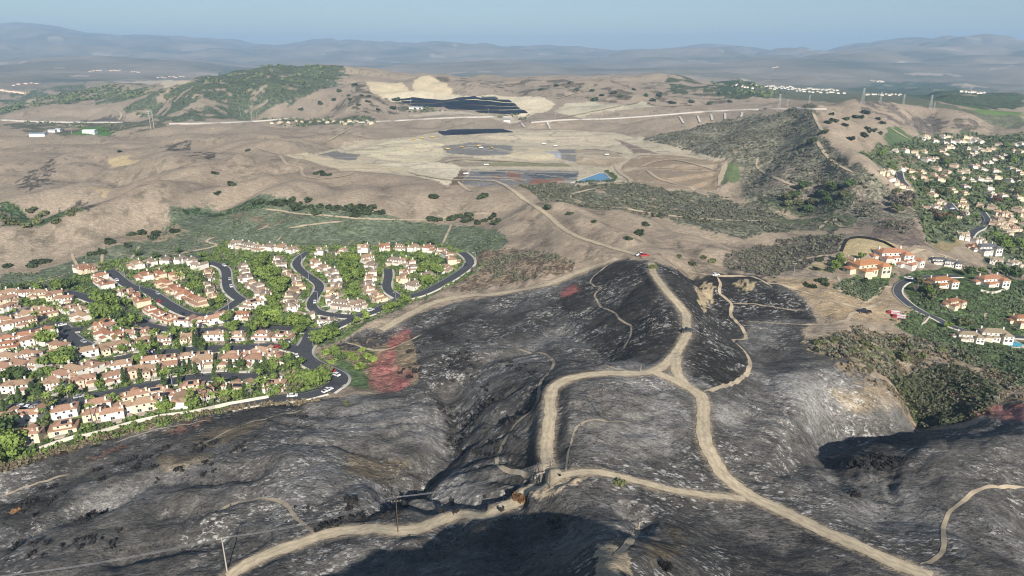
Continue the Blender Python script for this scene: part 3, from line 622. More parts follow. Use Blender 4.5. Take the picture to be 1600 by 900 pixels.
paint("930 870 960 866 985 880 985 905 930 905", (0.44, 0.355, 0.245), (.1, 0, .5), .8, 4, rag=2.2)
paint("820 760 850 745 880 735 930 733 905 752 870 770 835 785", (0.44, 0.36, 0.25), (0, 0, .4), .85, 5, .6, 49)
# --- the estate: gardens, lawns, paving
paint(NEIGH, (0.135, 0.155, 0.08), (0, .5, .5), rag=.25)
ii = np.nonzero(flat_mask(NEIGH)); x, y = X[ii], Y[ii]
n1 = fbm(x, y, 9, 2, 131); n2 = fbm(x, y, 14, 2, 132)
k = n1 > 0.16; ZC[ii[0][k], ii[1][k]] = (0.13, 0.205, 0.055)
k = n2 > 0.20; ZC[ii[0][k], ii[1][k]] = (0.33, 0.275, 0.21); ZM[ii[0][k], ii[1][k]] = (0, 0, .3)
k = (n1 < -0.3); ZC[ii[0][k], ii[1][k]] = (0.075, 0.11, 0.042)
paint("225 425 255 420 300 420 318 435 312 448 300 442 270 430 232 432", (0.085, 0.125, 0.07), (0, .3, .4), rag=.3)
paint("580 398 600 396 660 398 680 404 672 414 640 412 612 404 590 404", (0.085, 0.13, 0.07), (0, .3, .4), rag=.3)
paint("100 432 125 425 150 440 165 452 140 462 110 458", (0.085, 0.12, 0.06), (0, .5, .4), rag=.4)
for s in ("415 475 430 478 425 492 412 490", "510 405 528 408 525 418 512 416", "545 462 560 468 556 476 544 470"):
    paint(s, (0.09, 0.14, 0.075), (0, .2, .4), rag=.4)

# --- graded tracks and stockpiles of the earthworks
ii = np.nonzero(flat_mask(LANDFILL)); x, y = X[ii], Y[ii]
ZC[ii] *= (1 + .16 * fbm(x / 3, y, 26, 3, 141) + .14 * fbm(x, y, 14, 3, 142))[:, None]
for sd_, sc_, cc in ((151, 90, (0.50, 0.44, 0.33)), (152, 130, (0.46, 0.40, 0.30)), (153, 60, (0.24, 0.21, 0.18))):
    k = np.abs(gnoise(x / (sc_ * 2.2) + fbm(x, y, 60, 2, 7) * .2, y / sc_, sd_)) < .035
    ZC[ii[0][k], ii[1][k]] = ZC[ii[0][k], ii[1][k]] * .4 + np.array(cc) * .6
# --- dry hills: darker brush collects in the hollows, worn paler grass on the noses
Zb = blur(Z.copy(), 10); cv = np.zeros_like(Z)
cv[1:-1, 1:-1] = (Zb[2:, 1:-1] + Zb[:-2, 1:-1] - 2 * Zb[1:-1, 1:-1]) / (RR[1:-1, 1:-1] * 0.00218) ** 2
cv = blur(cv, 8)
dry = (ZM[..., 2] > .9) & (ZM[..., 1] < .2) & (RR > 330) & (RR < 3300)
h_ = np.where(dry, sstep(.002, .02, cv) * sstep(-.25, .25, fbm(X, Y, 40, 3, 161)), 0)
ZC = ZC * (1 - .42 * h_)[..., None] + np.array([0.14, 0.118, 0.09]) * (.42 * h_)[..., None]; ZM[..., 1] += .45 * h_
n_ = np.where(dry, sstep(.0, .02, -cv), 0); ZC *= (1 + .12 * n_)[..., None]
spk = dry & (fbm(X, Y, 130, 3, 163) > .12) & (fbm(X, Y, 13, 2, 164) > .24); ZC[spk] = ZC[spk] * .45 + np.array([0.13, 0.115, 0.085]) * .55
path = dry & (np.abs(gnoise(X / 150 + .3 * fbm(X, Y, 50, 2, 8), Y / 70, 165)) < .012); ZC[path] = ZC[path] * .6 + np.array([0.40, 0.33, 0.25]) * .4
# --- bulldozed, trampled verges of the dirt roads
vg = np.clip(VERGE * (0.75 + 0.9 * fbm(X, Y, 5, 3, 171)), 0, 1) * (VERGE > 0)
ZC = ZC * (1 - .85 * vg)[..., None] + np.array([0.33, 0.27, 0.195]) * (1 + .2 * f3)[..., None] * (.85 * vg)[..., None]; ZM[..., 0] *= (1 - .85 * vg); ZM[..., 1] *= (1 - .8 * vg)

# ------------------------------------------------------------------ materials
def newmat(name, col=(.5, .5, .5), rough=0.9, var=0.0, nscale=1.0, spec=0.2, bump=0.0, metallic=0.0, objvar=0.0, coord='Object'):
    m = bpy.data.materials.new(name); m.use_nodes = True
    nt = m.node_tree; b = nt.nodes["Principled BSDF"]
    b.inputs["Base Color"].default_value = (*col, 1); b.inputs["Roughness"].default_value = rough
    b.inputs["Specular IOR Level"].default_value = spec; b.inputs["Metallic"].default_value = metallic
    src = None
    tc_ = nt.nodes.new("ShaderNodeTexCoord")
    if var > 0:
        nz = nt.nodes.new("ShaderNodeTexNoise"); nz.inputs["Scale"].default_value = nscale; nz.inputs["Detail"].default_value = 4
        nt.links.new(tc_.outputs[coord], nz.inputs["Vector"])
        mr = nt.nodes.new("ShaderNodeMapRange"); mr.inputs["From Min"].default_value = 0.25; mr.inputs["From Max"].default_value = 0.75
        mr.inputs["To Min"].default_value = 1 - var; mr.inputs["To Max"].default_value = 1 + var
        nt.links.new(nz.outputs["Fac"], mr.inputs["Value"]); src = mr.outputs[0]
        if bump > 0:
            bp = nt.nodes.new("ShaderNodeBump"); bp.inputs["Strength"].default_value = 1.0; bp.inputs["Distance"].default_value = bump
            nt.links.new(nz.outputs["Fac"], bp.inputs["Height"]); nt.links.new(bp.outputs[0], b.inputs["Normal"])
    if objvar > 0:
        oi = nt.nodes.new("ShaderNodeObjectInfo")
        mr = nt.nodes.new("ShaderNodeMapRange"); mr.inputs["To Min"].default_value = 1 - objvar; mr.inputs["To Max"].default_value = 1 + objvar
        nt.links.new(oi.outputs["Random"], mr.inputs["Value"])
        if src is None: src = mr.outputs[0]
        else:
            mu = nt.nodes.new("ShaderNodeMath"); mu.operation = 'MULTIPLY'
            nt.links.new(src, mu.inputs[0]); nt.links.new(mr.outputs[0], mu.inputs[1]); src = mu.outputs[0]
    if src is not None:
        vm = nt.nodes.new("ShaderNodeVectorMath"); vm.operation = 'SCALE'
        vm.inputs[0].default_value = col; nt.links.new(src, vm.inputs["Scale"]); nt.links.new(vm.outputs[0], b.inputs["Base Color"])
    return m

def ground_material():
    m = bpy.data.materials.new("ground_cover"); m.use_nodes = True
    nt = m.node_tree; N = nt.nodes; L = nt.links; b = N["Principled BSDF"]
    b.inputs["Roughness"].default_value = 0.95; b.inputs["Specular IOR Level"].default_value = 0.08
    geo = N.new("ShaderNodeNewGeometry")
    ca = N.new("ShaderNodeAttribute"); ca.attribute_name = "cover_colour"
    ma = N.new("ShaderNodeAttribute"); ma.attribute_name = "cover_kind"
    sep = N.new("ShaderNodeSeparateColor"); L.new(ma.outputs["Color"], sep.inputs[0])
    def noise(scale, detail=3, rough=.55, rot=0.0, stretch=1.0, off=0.0, dist=0.0):
        mp = N.new("ShaderNodeMapping"); mp.inputs["Rotation"].default_value = (0, 0, rot); mp.inputs["Scale"].default_value = (1, stretch, 1); mp.inputs["Location"].default_value = (off, off, 0)
        L.new(geo.outputs["Position"], mp.inputs["Vector"])
        n_ = N.new("ShaderNodeTexNoise"); n_.inputs["Scale"].default_value = scale; n_.inputs["Detail"].default_value = detail; n_.inputs["Roughness"].default_value = rough; n_.inputs["Distortion"].default_value = dist
        L.new(mp.outputs[0], n_.inputs["Vector"]); return n_.outputs["Fac"]
    def ramp(x, a, c, lo=0.0, hi=1.0):
        if a > c: a, c, lo, hi = c, a, hi, lo
        r_ = N.new("ShaderNodeMapRange"); r_.interpolation_type = 'SMOOTHSTEP'
        r_.inputs["From Min"].default_value = a; r_.inputs["From Max"].default_value = c; r_.inputs["To Min"].default_value = lo; r_.inputs["To Max"].default_value = hi
        L.new(x, r_.inputs["Value"]); return r_.outputs[0]
    def math_(op, a, c):
        k_ = N.new("ShaderNodeMath"); k_.operation = op
        for i_, v_ in enumerate((a, c)):
            if isinstance(v_, (int, float)): k_.inputs[i_].default_value = v_
            else: L.new(v_, k_.inputs[i_])
        return k_.outputs[0]
    def mix(f, a, c, op='MIX'):
        k_ = N.new("ShaderNodeMix"); k_.data_type = 'RGBA'; k_.blend_type = op
        if isinstance(f, (int, float)): k_.inputs[0].default_value = f
        else: L.new(f, k_.inputs[0])
        for i_, v_ in ((6, a), (7, c)):
            if isinstance(v_, tuple): k_.inputs[i_].default_value = (*v_, 1)
            else: L.new(v_, k_.inputs[i_])
        return k_.outputs[2]
    col = ca.outputs["Color"]
    # dry grass: tufts and worn streaks
    gr_ = noise(0.22, 5, .65, 0.4, 1.6); 
    sc_ = ramp(gr_, 0.3, 0.7, 0.80, 1.20)
    vm = N.new("ShaderNodeVectorMath"); vm.operation = 'SCALE'; L.new(col, vm.inputs[0]); L.new(sc_, vm.inputs["Scale"]); col = vm.outputs[0]
    # scrub: clumps of dark bushes with pale gaps, at two sizes
    c1 = ramp(noise(0.30, 3, .6, .2, 1.0, 3.0), 0.42, 0.56); c2 = ramp(noise(0.085, 3, .6, 1.1, 1.0, 9.0), 0.40, 0.60)
    cl = math_('ADD', math_('MULTIPLY', c1, 0.6), math_('MULTIPLY', c2, 0.4))
    sc2 = ramp(cl, 0.0, 1.0, 1.55, 0.55)
    vm = N.new("ShaderNodeVectorMath"); vm.operation = 'SCALE'; L.new(col, vm.inputs[0]); L.new(sc2, vm.inputs["Scale"])
    col = mix(sep.outputs[1], col, vm.outputs[0])
    # burn: charred stubble, grey ash drifts, white ash where shrubs burnt out
    patch = ramp(noise(0.030, 4, .6, .7, 1.0, 21.0), 0.44, 0.60)
    st = noise(0.36, 6, .72, 0.55, 1.7, 5.0, .5); st2 = noise(0.085, 6, .7, 0.5, 1.6, 55.0, .8)
    dark = math_('MAXIMUM', ramp(st, 0.49, 0.60), math_('MULTIPLY', ramp(st2, 0.50, 0.62), .8)); dk = math_('MULTIPLY', dark, sep.outputs[0])
    col = mix(math_('MULTIPLY', dk, 0.50), col, (0.026, 0.0255, 0.025))
    a1 = ramp(noise(0.20, 5, .72, 0.55, 1.7, 31.0, .3), 0.49, 0.60)
    a2 = ramp(noise(0.85, 5, .72, 0.55, 1.6, 13.0), 0.49, 0.56)
    vp = N.new("ShaderNodeMapping"); vp.inputs["Rotation"].default_value = (0, 0, .55); vp.inputs["Scale"].default_value = (.34, .62, .5); L.new(geo.outputs["Position"], vp.inputs["Vector"])
    vo = N.new("ShaderNodeTexVoronoi"); vo.inputs["Scale"].default_value = 1.0; L.new(vp.outputs[0], vo.inputs["Vector"])
    vs_ = N.new("ShaderNodeSeparateColor"); L.new(vo.outputs["Color"], vs_.inputs[0])
    spot_ = math_('MULTIPLY', ramp(vo.outputs["Distance"], .46, .18), ramp(vs_.outputs[0], .60, .92))
    aw = math_('MULTIPLY', math_('MULTIPLY', a1, a2), math_('ADD', math_('MULTIPLY', patch, 0.95), 0.14))
    aw = math_('MAXIMUM', aw, math_('MULTIPLY', spot_, math_('ADD', math_('MULTIPLY', patch, 0.80), 0.07)))
    aw = math_('MULTIPLY', aw, sep.outputs[0])
    col = mix(math_('MULTIPLY', aw, 0.9), col, (0.48, 0.465, 0.44))
    gk = ramp(noise(1.15, 3, .7, .4, 1.5, 77.0), 0.34, 0.66, 0.76, 1.25)
    vm = N.new("ShaderNodeVectorMath"); vm.operation = 'SCALE'; L.new(col, vm.inputs[0]); L.new(gk, vm.inputs["Scale"]); col = vm.outputs[0]
    L.new(col, b.inputs["Base Color"])
    bp = N.new("ShaderNodeBump"); bp.inputs["Strength"].default_value = 1.0
    bp.inputs["Distance"].default_value = 1.0
    hb = math_('ADD', math_('MULTIPLY', math_('MULTIPLY', cl, sep.outputs[1]), 1.1), math_('MULTIPLY', noise(0.35, 5, .65, .3, 1.7, 2.0), 0.9))
    L.new(hb, bp.inputs["Height"]); L.new(bp.outputs[0], b.inputs["Normal"])
    return m
MAT_GROUND = ground_material()

def mesh_np(name, V, F, mat=None, smooth=False, parent=None, link=True):
    me = bpy.data.meshes.new(name)
    F = np.asarray(F); V = np.asarray(V, np.float32)
    me.vertices.add(len(V)); me.vertices.foreach_set("co", V.ravel())
    k = F.shape[1]
    me.loops.add(F.size); me.loops.foreach_set("vertex_index", F.ravel().astype(np.int32))
    me.polygons.add(len(F)); me.polygons.foreach_set("loop_start", np.arange(0, F.size, k, dtype=np.int32)); me.polygons.foreach_set("loop_total", np.full(len(F), k, np.int32))
    if smooth: me.polygons.foreach_set("use_smooth", np.ones(len(F), bool))
    me.update(); me.validate()
    if mat: me.materials.append(mat)
    if not link: return me
    o = bpy.data.objects.new(name, me); COL.objects.link(o)
    if parent: o.parent = parent
    return o

vid = np.arange(NT * NR).reshape(NT, NR)
a, b_, c_, d_ = vid[:-1, :-1], vid[1:, :-1], vid[1:, 1:], vid[:-1, 1:]
quads = np.stack([a, d_, c_, b_], -1).reshape(-1, 4)
ring = np.stack([vid[-1, :-1], vid[-1, 1:], vid[0, 1:], vid[0, :-1]], -1)       # close the ring behind the camera
quads = np.vstack([quads, ring])
capv = NT * NR
Vt = np.stack([X, Y, Z], -1).reshape(-1, 3)
terrain = mesh_np("ground", Vt, quads[:, ::-1] if False else quads, MAT_GROUND, True)
me = terrain.data
for nm, arr in (("cover_colour", ZC), ("cover_kind", ZM)):
    at = me.color_attributes.new(nm, 'FLOAT_COLOR', 'POINT')
    rgba = np.ones((NT * NR, 4), np.float32); rgba[:, :3] = np.clip(arr.reshape(-1, 3), 0, 1)
    at.data.foreach_set("color", rgba.ravel())
terrain["kind"] = "structure"

def strip(name, w, width, mat, off=0.15, cross=6, jit=0.0, seed=0, taper=False, step=None, side=0.0, skirt=0.0):
    """ribbon of road laid on the ground; off = height of its surface above it"""
    w = np.asarray(w)
    t = np.gradient(w[:, :2], axis=0); t /= np.linalg.norm(t, axis=1)[:, None] + 1e-9
    nx, ny = t[:, 1], -t[:, 0]
    s = np.concatenate([[0], np.cumsum(np.hypot(*np.diff(w[:, :2], axis=0).T))])
    us = np.linspace(-1, 1, cross + 1); V = []
    wl = width / 2 * (1 + jit * gnoise(s / 7 + seed * 3.1, s * 0 + seed, 5) + 0.6 * jit * gnoise(s / 2.3, s * 0 + seed, 8)); wr = width / 2 * (1 + jit * gnoise(s / 7 + seed * 7.7, s * 0 + 9 + seed, 6) + 0.6 * jit * gnoise(s / 2.3, s * 0 + seed, 9))
    if taper: 
        e = np.clip(np.minimum(s, s[-1] - s) / (width * 3), 0.25, 1); wl, wr = wl * e, wr * e
    dist = np.hypot(w[:, 0], w[:, 1]); o_ = off + np.maximum(0, dist - 350) * 0.0012
    for u in us:
        h = np.where(u < 0, wl, wr) * u + side
        x = w[:, 0] + nx * h; y = w[:, 1] + ny * h
        V.append(np.stack([x, y, ground(x, y) + o_ * (1 if abs(u) < 1 or skirt == 0 else 1) ], 1))
    if skirt:
        for u in (-1, 1):
            h = np.where(u < 0, wl, wr) * u * 1.0 + u * 0.02 + side
            x = w[:, 0] + nx * h; y = w[:, 1] + ny * h
            q_ = np.stack([x, y, ground(x, y) - skirt], 1)
            V = [q_] + V if u < 0 else V + [q_]
    V = np.stack(V, 1); m, k = V.shape[:2]
    idx = np.arange(m * k).reshape(m, k)
    F = np.stack([idx[:-1, :-1], idx[:-1, 1:], idx[1:, 1:], idx[1:, :-1]], -1).reshape(-1, 4)
    o = mesh_np(name, V.reshape(-1, 3), F, mat, False); o["kind"] = "structure"
    if not skirt:
        uu = np.tile(us * .5 + .5, m); vv = np.repeat(s, k); uvl = o.data.uv_layers.new(name="along"); fl = F.ravel()
        if len(o.data.loops) == len(fl): uvl.data.foreach_set("uv", np.stack([uu[fl], vv[fl]], 1).astype(np.float32).ravel())
    return o
# ------------------------------------------------------------------ road surfaces
M_ASPH = newmat("asphalt", (0.066, 0.070, 0.077), 0.9, .22, .35, coord='Object')
M_CONC = newmat("pale_concrete", (0.50, 0.47, 0.42), 0.9, .12, .3)
M_DIRT = newmat("packed_dirt", (0.46, 0.38, 0.27), 0.95, .30, .45)
def rutted(name, col):
    """packed dirt with two paler wheel tracks, darker crown and loose edges, following the road"""
    m = newmat(name, col, .95, .22, .35); nt = m.node_tree; b = nt.nodes["Principled BSDF"]; src = b.inputs["Base Color"].links[0].from_socket
    uv = nt.nodes.new("ShaderNodeUVMap"); uv.uv_map = "along"; sp = nt.nodes.new("ShaderNodeSeparateXYZ"); nt.links.new(uv.outputs[0], sp.inputs[0])
    nz = nt.nodes.new("ShaderNodeTexNoise"); nz.inputs["Scale"].default_value = .35; nz.inputs["Detail"].default_value = 4; nt.links.new(uv.outputs[0], nz.inputs["Vector"])
    def M(op, a, c=None):
        k_ = nt.nodes.new("ShaderNodeMath"); k_.operation = op
        for i_, v_ in enumerate((a, c)):
            if v_ is None: continue
            if isinstance(v_, (int, float)): k_.inputs[i_].default_value = v_
            else: nt.links.new(v_, k_.inputs[i_])
        return k_.outputs[0]
    u_ = M('ADD', sp.outputs[0], M('MULTIPLY', M('SUBTRACT', nz.outputs["Fac"], .5), .8))
    d_ = M('ABSOLUTE', M('SUBTRACT', M('ABSOLUTE', M('SUBTRACT', u_, .5)), .2))
    f_ = M('ADD', .86, M('MULTIPLY', M('MAXIMUM', M('SUBTRACT', 1.0, M('DIVIDE', d_, .13)), 0.0), .20))
    vm = nt.nodes.new("ShaderNodeVectorMath"); vm.operation = 'SCALE'; nt.links.new(src, vm.inputs[0]); nt.links.new(f_, vm.inputs["Scale"]); nt.links.new(vm.outputs[0], b.inputs["Base Color"]); return m
M_DIRT = rutted("packed_dirt_road", (0.47, 0.395, 0.28))
M_TRAILB = newmat("ashy_trail", (0.29, 0.245, 0.185), .95, .25, .4)
M_TRAIL = newmat("trodden_dirt", (0.40, 0.33, 0.235), 0.95, .2, .3)
M_FARROAD = newmat("sunbleached_paving", (0.42, 0.39, 0.34), 0.9, .12, .2)
for i, k in enumerate(ASPHALT):
    w, wd = RW[k]
    strip("pavement", w, wd + (2.0 if k in "pqrs" else 3.0), M_CONC, 0.14, 4, skirt=.3)
    strip("street", w, wd, M_ASPH, 0.17, 4)
for i, k in enumerate(DIRT):
    w, wd = RW[k]; strip("dirt_road", resample(w, 1.0), wd, M_DIRT, 0.16, 8, .26, i)
for i, k in enumerate(TRAIL):
    w, wd = RW[k]
    if k in ("t45", "t47", "t48", "t49"): strip("highway", w, wd, M_FARROAD, 1.0, 3, skirt=2.0)
    elif k[0] == "c": strip("drainage_chute", w, wd, M_CONC, .4, 2)
    else: strip("footpath", resample(w, 1.2), wd, M_TRAILB if k in ("t4", "t5", "t8", "t9", "t10", "t11", "t13", "t2", "t14", "t59") else M_TRAIL, 0.10, 3, .35, i, True)
# ------------------------------------------------------------------ building kit
class MB:
    """collects polygons with material slots; .build links them as ONE mesh object"""
    def __init__(s): s.v = []; s.f = []; s.m = []
    def add(s, V, F, m=0):
        o = len(s.v); s.v += [tuple(map(float, p)) for p in V]
        for f in F: s.f.append([i + o for i in f]); s.m.append(m)
    def box(s, x0, x1, y0, y1, z0, z1, m=0):
        V = [(x, y, z) for z in (z0, z1) for x, y in ((x0, y0), (x1, y0), (x1, y1), (x0, y1))]
        s.add(V, [(0, 3, 2, 1), (4, 5, 6, 7), (0, 1, 5, 4), (1, 2, 6, 5), (2, 3, 7, 6), (3, 0, 4, 7)], m)
    def hip(s, x0, x1, y0, y1, z, h, ov=.45, gable=False, axis=0, t=.18, m=0, m2=None):
        x0 -= ov; x1 += ov; y0 -= ov; y1 += ov
        if axis == 0:
            k = 0 if gable else min((y1 - y0) / 2, (x1 - x0) / 2 - .01); ym = (y0 + y1) / 2
            r = [(x0 + k, ym, z + h), (x1 - k, ym, z + h)]
        else:
            k = 0 if gable else min((x1 - x0) / 2, (y1 - y0) / 2 - .01); xm = (x0 + x1) / 2
            r = [(xm, y0 + k, z + h), (xm, y1 - k, z + h)]
        c = [(x0, y0, z), (x1, y0, z), (x1, y1, z), (x0, y1, z)]; b = [(p[0], p[1], z - t) for p in c]
        V = c + r + b
        if axis == 0: F = [(0, 1, 5, 4), (2, 3, 4, 5), (1, 2, 5), (3, 0, 4)]
        else: F = [(1, 2, 5, 4), (3, 0, 4, 5), (0, 1, 4), (2, 3, 5)]
        F += [(6, 7, 1, 0), (7, 8, 2, 1), (8, 9, 3, 2), (9, 6, 0, 3), (9, 8, 7, 6)]
        s.add(V, F, m)
    def mesh(s, name, mats, smooth=False):
        me = bpy.data.meshes.new(name); me.from_pydata(s.v, [], s.f)
        for m in (mats if isinstance(mats, (list, tuple)) else [mats]): me.materials.append(m)
        me.polygons.foreach_set("material_index", s.m)
        if smooth: me.polygons.foreach_set("use_smooth", [True] * len(s.f))
        me.update(); return me
    def build(s, name, mats, parent=None, smooth=False):
        return link(name, s.mesh(name, mats, smooth), parent)

def link(name, data, parent=None):
    o = bpy.data.objects.new(name, data); COL.objects.link(o)
    if parent is not None: o.parent = parent
    return o
def tag(o, label=None, cat=None, group=None, kind=None):
    if label: o["label"] = label
    if cat: o["category"] = cat
    if group: o["group"] = group
    if kind: o["kind"] = kind
    return o
def kids(o): return KIDS.get(o.name, [])
KIDS = {}
def note(o):
    """remember the children of a finished pattern thing"""
    def rec(p):
        KIDS[p.name] = [c for c in COL.objects if c.parent == p]
        for c in KIDS[p.name]: rec(c)
    rec(o)
PROTOS = []
def copy_tree(o, parent=None, swap=None):
    c = o.copy(); COL.objects.link(c); c.parent = parent
    if swap:
        for i, sl in enumerate(c.material_slots):
            nm = sl.material.name if sl.material else ''
            if nm in swap: sl.link = 'OBJECT'; sl.material = swap[nm]
    for ch in kids(o): copy_tree(ch, c, swap)
    return c
USED = {}
def put(proto, loc, rz=0.0, sc=1.0, swap=None):
    """the pattern thing itself goes to the first place, copies to the others"""
    if swap is None and proto.name not in USED:
        USED[proto.name] = 1; o = proto
    else: o = copy_tree(proto, None, swap)
    o.location = loc; o.rotation_euler = (0, 0, rz)
    o.scale = (sc, sc, sc) if isinstance(sc, (int, float)) else sc
    return o
def discard_unused():
    for p in PROTOS:
        if p.name in USED: continue
        def rec(o):
            for c in kids(o): rec(c)
            bpy.data.objects.remove(o)
        rec(p)
ORD = ["first", "second", "third", "fourth", "fifth", "sixth", "seventh", "eighth", "ninth", "tenth", "eleventh", "twelfth", "thirteenth", "fourteenth", "fifteenth", "sixteenth", "seventeenth", "eighteenth", "nineteenth", "twentieth"] + ["twenty-" + t for t in "first second third fourth fifth sixth seventh eighth ninth".split()] + ["thirtieth"] + ["thirty-" + t for t in "first second third fourth fifth sixth seventh eighth ninth".split()]

def roof_mat(name, col):
    m = newmat(name, col, 0.9, .20, 1.3, .15, objvar=.10)
    nt = m.node_tree; b = nt.nodes["Principled BSDF"]
    tc_ = nt.nodes.new("ShaderNodeTexCoord"); wv = nt.nodes.new("ShaderNodeTexWave")
    wv.inputs["Scale"].default_value = 1.1; wv.inputs["Distortion"].default_value = .4; wv.bands_direction = 'DIAGONAL'
    nt.links.new(tc_.outputs["Object"], wv.inputs["Vector"])
    bp = nt.nodes.new("ShaderNodeBump"); bp.inputs["Distance"].default_value = .12
    nt.links.new(wv.outputs["Fac"], bp.inputs["Height"]); nt.links.new(bp.outputs[0], b.inputs["Normal"]); return m
ROOF = {"terracotta": roof_mat("terracotta_tile", (0.43, 0.215, 0.13)), "tan": roof_mat("tan_tile", (0.44, 0.30, 0.20)), "dusty pink": roof_mat("pink_tile", (0.42, 0.255, 0.175)),
        "grey-brown": roof_mat("greybrown_tile", (0.34, 0.265, 0.205)), "orange": roof_mat("orange_tile", (0.46, 0.22, 0.11)), "slate grey": roof_mat("slate_tile", (0.15, 0.15, 0.16)), "sand": roof_mat("sand_tile", (0.42, 0.34, 0.235))}
WALL = {"white": newmat("white_stucco", (0.70, 0.67, 0.61), .9, .07, .6), "cream": newmat("cream_stucco", (0.66, 0.57, 0.42), .9, .07, .6), "peach": newmat("peach_stucco", (0.66, 0.50, 0.385), .9, .07, .6)}
M_GLASS = newmat("window_glass", (0.03, 0.035, 0.045), 0.15, 0, 1, .5)
M_GDOOR = newmat("garage_door_paint", (0.52, 0.46, 0.38), .7, .08, 3)
M_DOOR = newmat("door_wood", (0.13, 0.07, 0.04), .6, .2, 3)
M_PANEL = newmat("solar_glass", (0.018, 0.022, 0.035), 0.25, .1, 2, .5)
M_TRIM = newmat("white_trim", (0.75, 0.73, 0.69), .8)

M_PAVE = newmat('patio_paving', (0.42, 0.36, 0.30), .9, .2, .8)
WINM = None
def window_mesh():
    b = MB(); b.box(-.75, .75, -.06, .05, 0, 1.5, 0); b.box(-.63, .63, -.075, -.055, .12, 1.38, 1)
    return b.mesh("window", [M_TRIM, M_GLASS])
WINM = window_mesh()
def bigwin_mesh():
    b = MB(); b.box(-1.25, 1.25, -.06, .05, 0, 2.1, 0); b.box(-1.13, -.04, -.075, -.055, .1, 2.0, 1); b.box(.04, 1.13, -.075, -.055, .1, 2.0, 1)
    return b.mesh("patio_window", [M_TRIM, M_GLASS])
BIGWINM = bigwin_mesh()
def garage_mesh():
    b = MB(); b.box(-2.5, 2.5, -.08, .05, 0, 2.3, 0)
    for i in range(4): b.box(-2.42, 2.42, -.10, -.082, .06 + i * .57, .57 + i * .57, 0)
    return b.mesh("garage_door", [M_GDOOR])
GARM = garage_mesh()
def panel_mesh():
    b = MB()
    for i in range(4):
        for j in range(2): b.box(-3 + i * 1.5 + .04, -1.5 + i * 1.5 - .04, -1.3 + j * 1.3 + .03, j * 1.3 - .03, 0, .09)
    return b.mesh("solar_panel", [M_PANEL])
PANELM = panel_mesh()
def door_mesh():
    b = MB(); b.box(-.55, .55, -.07, .04, 0, 2.2, 0); b.box(-.4, .4, -.09, -.072, .3, 1.9, 0); return b.mesh("front_door", [M_DOOR])
DOORM = door_mesh()
def place(name, me, parent, x, y, z, face):
    o = link(name, me, parent); o.location = (x, y, z); o.rotation_euler = (0, 0, {'f': 0, 'r': math.pi / 2, 'b': math.pi, 'l': -math.pi / 2}[face]); return o

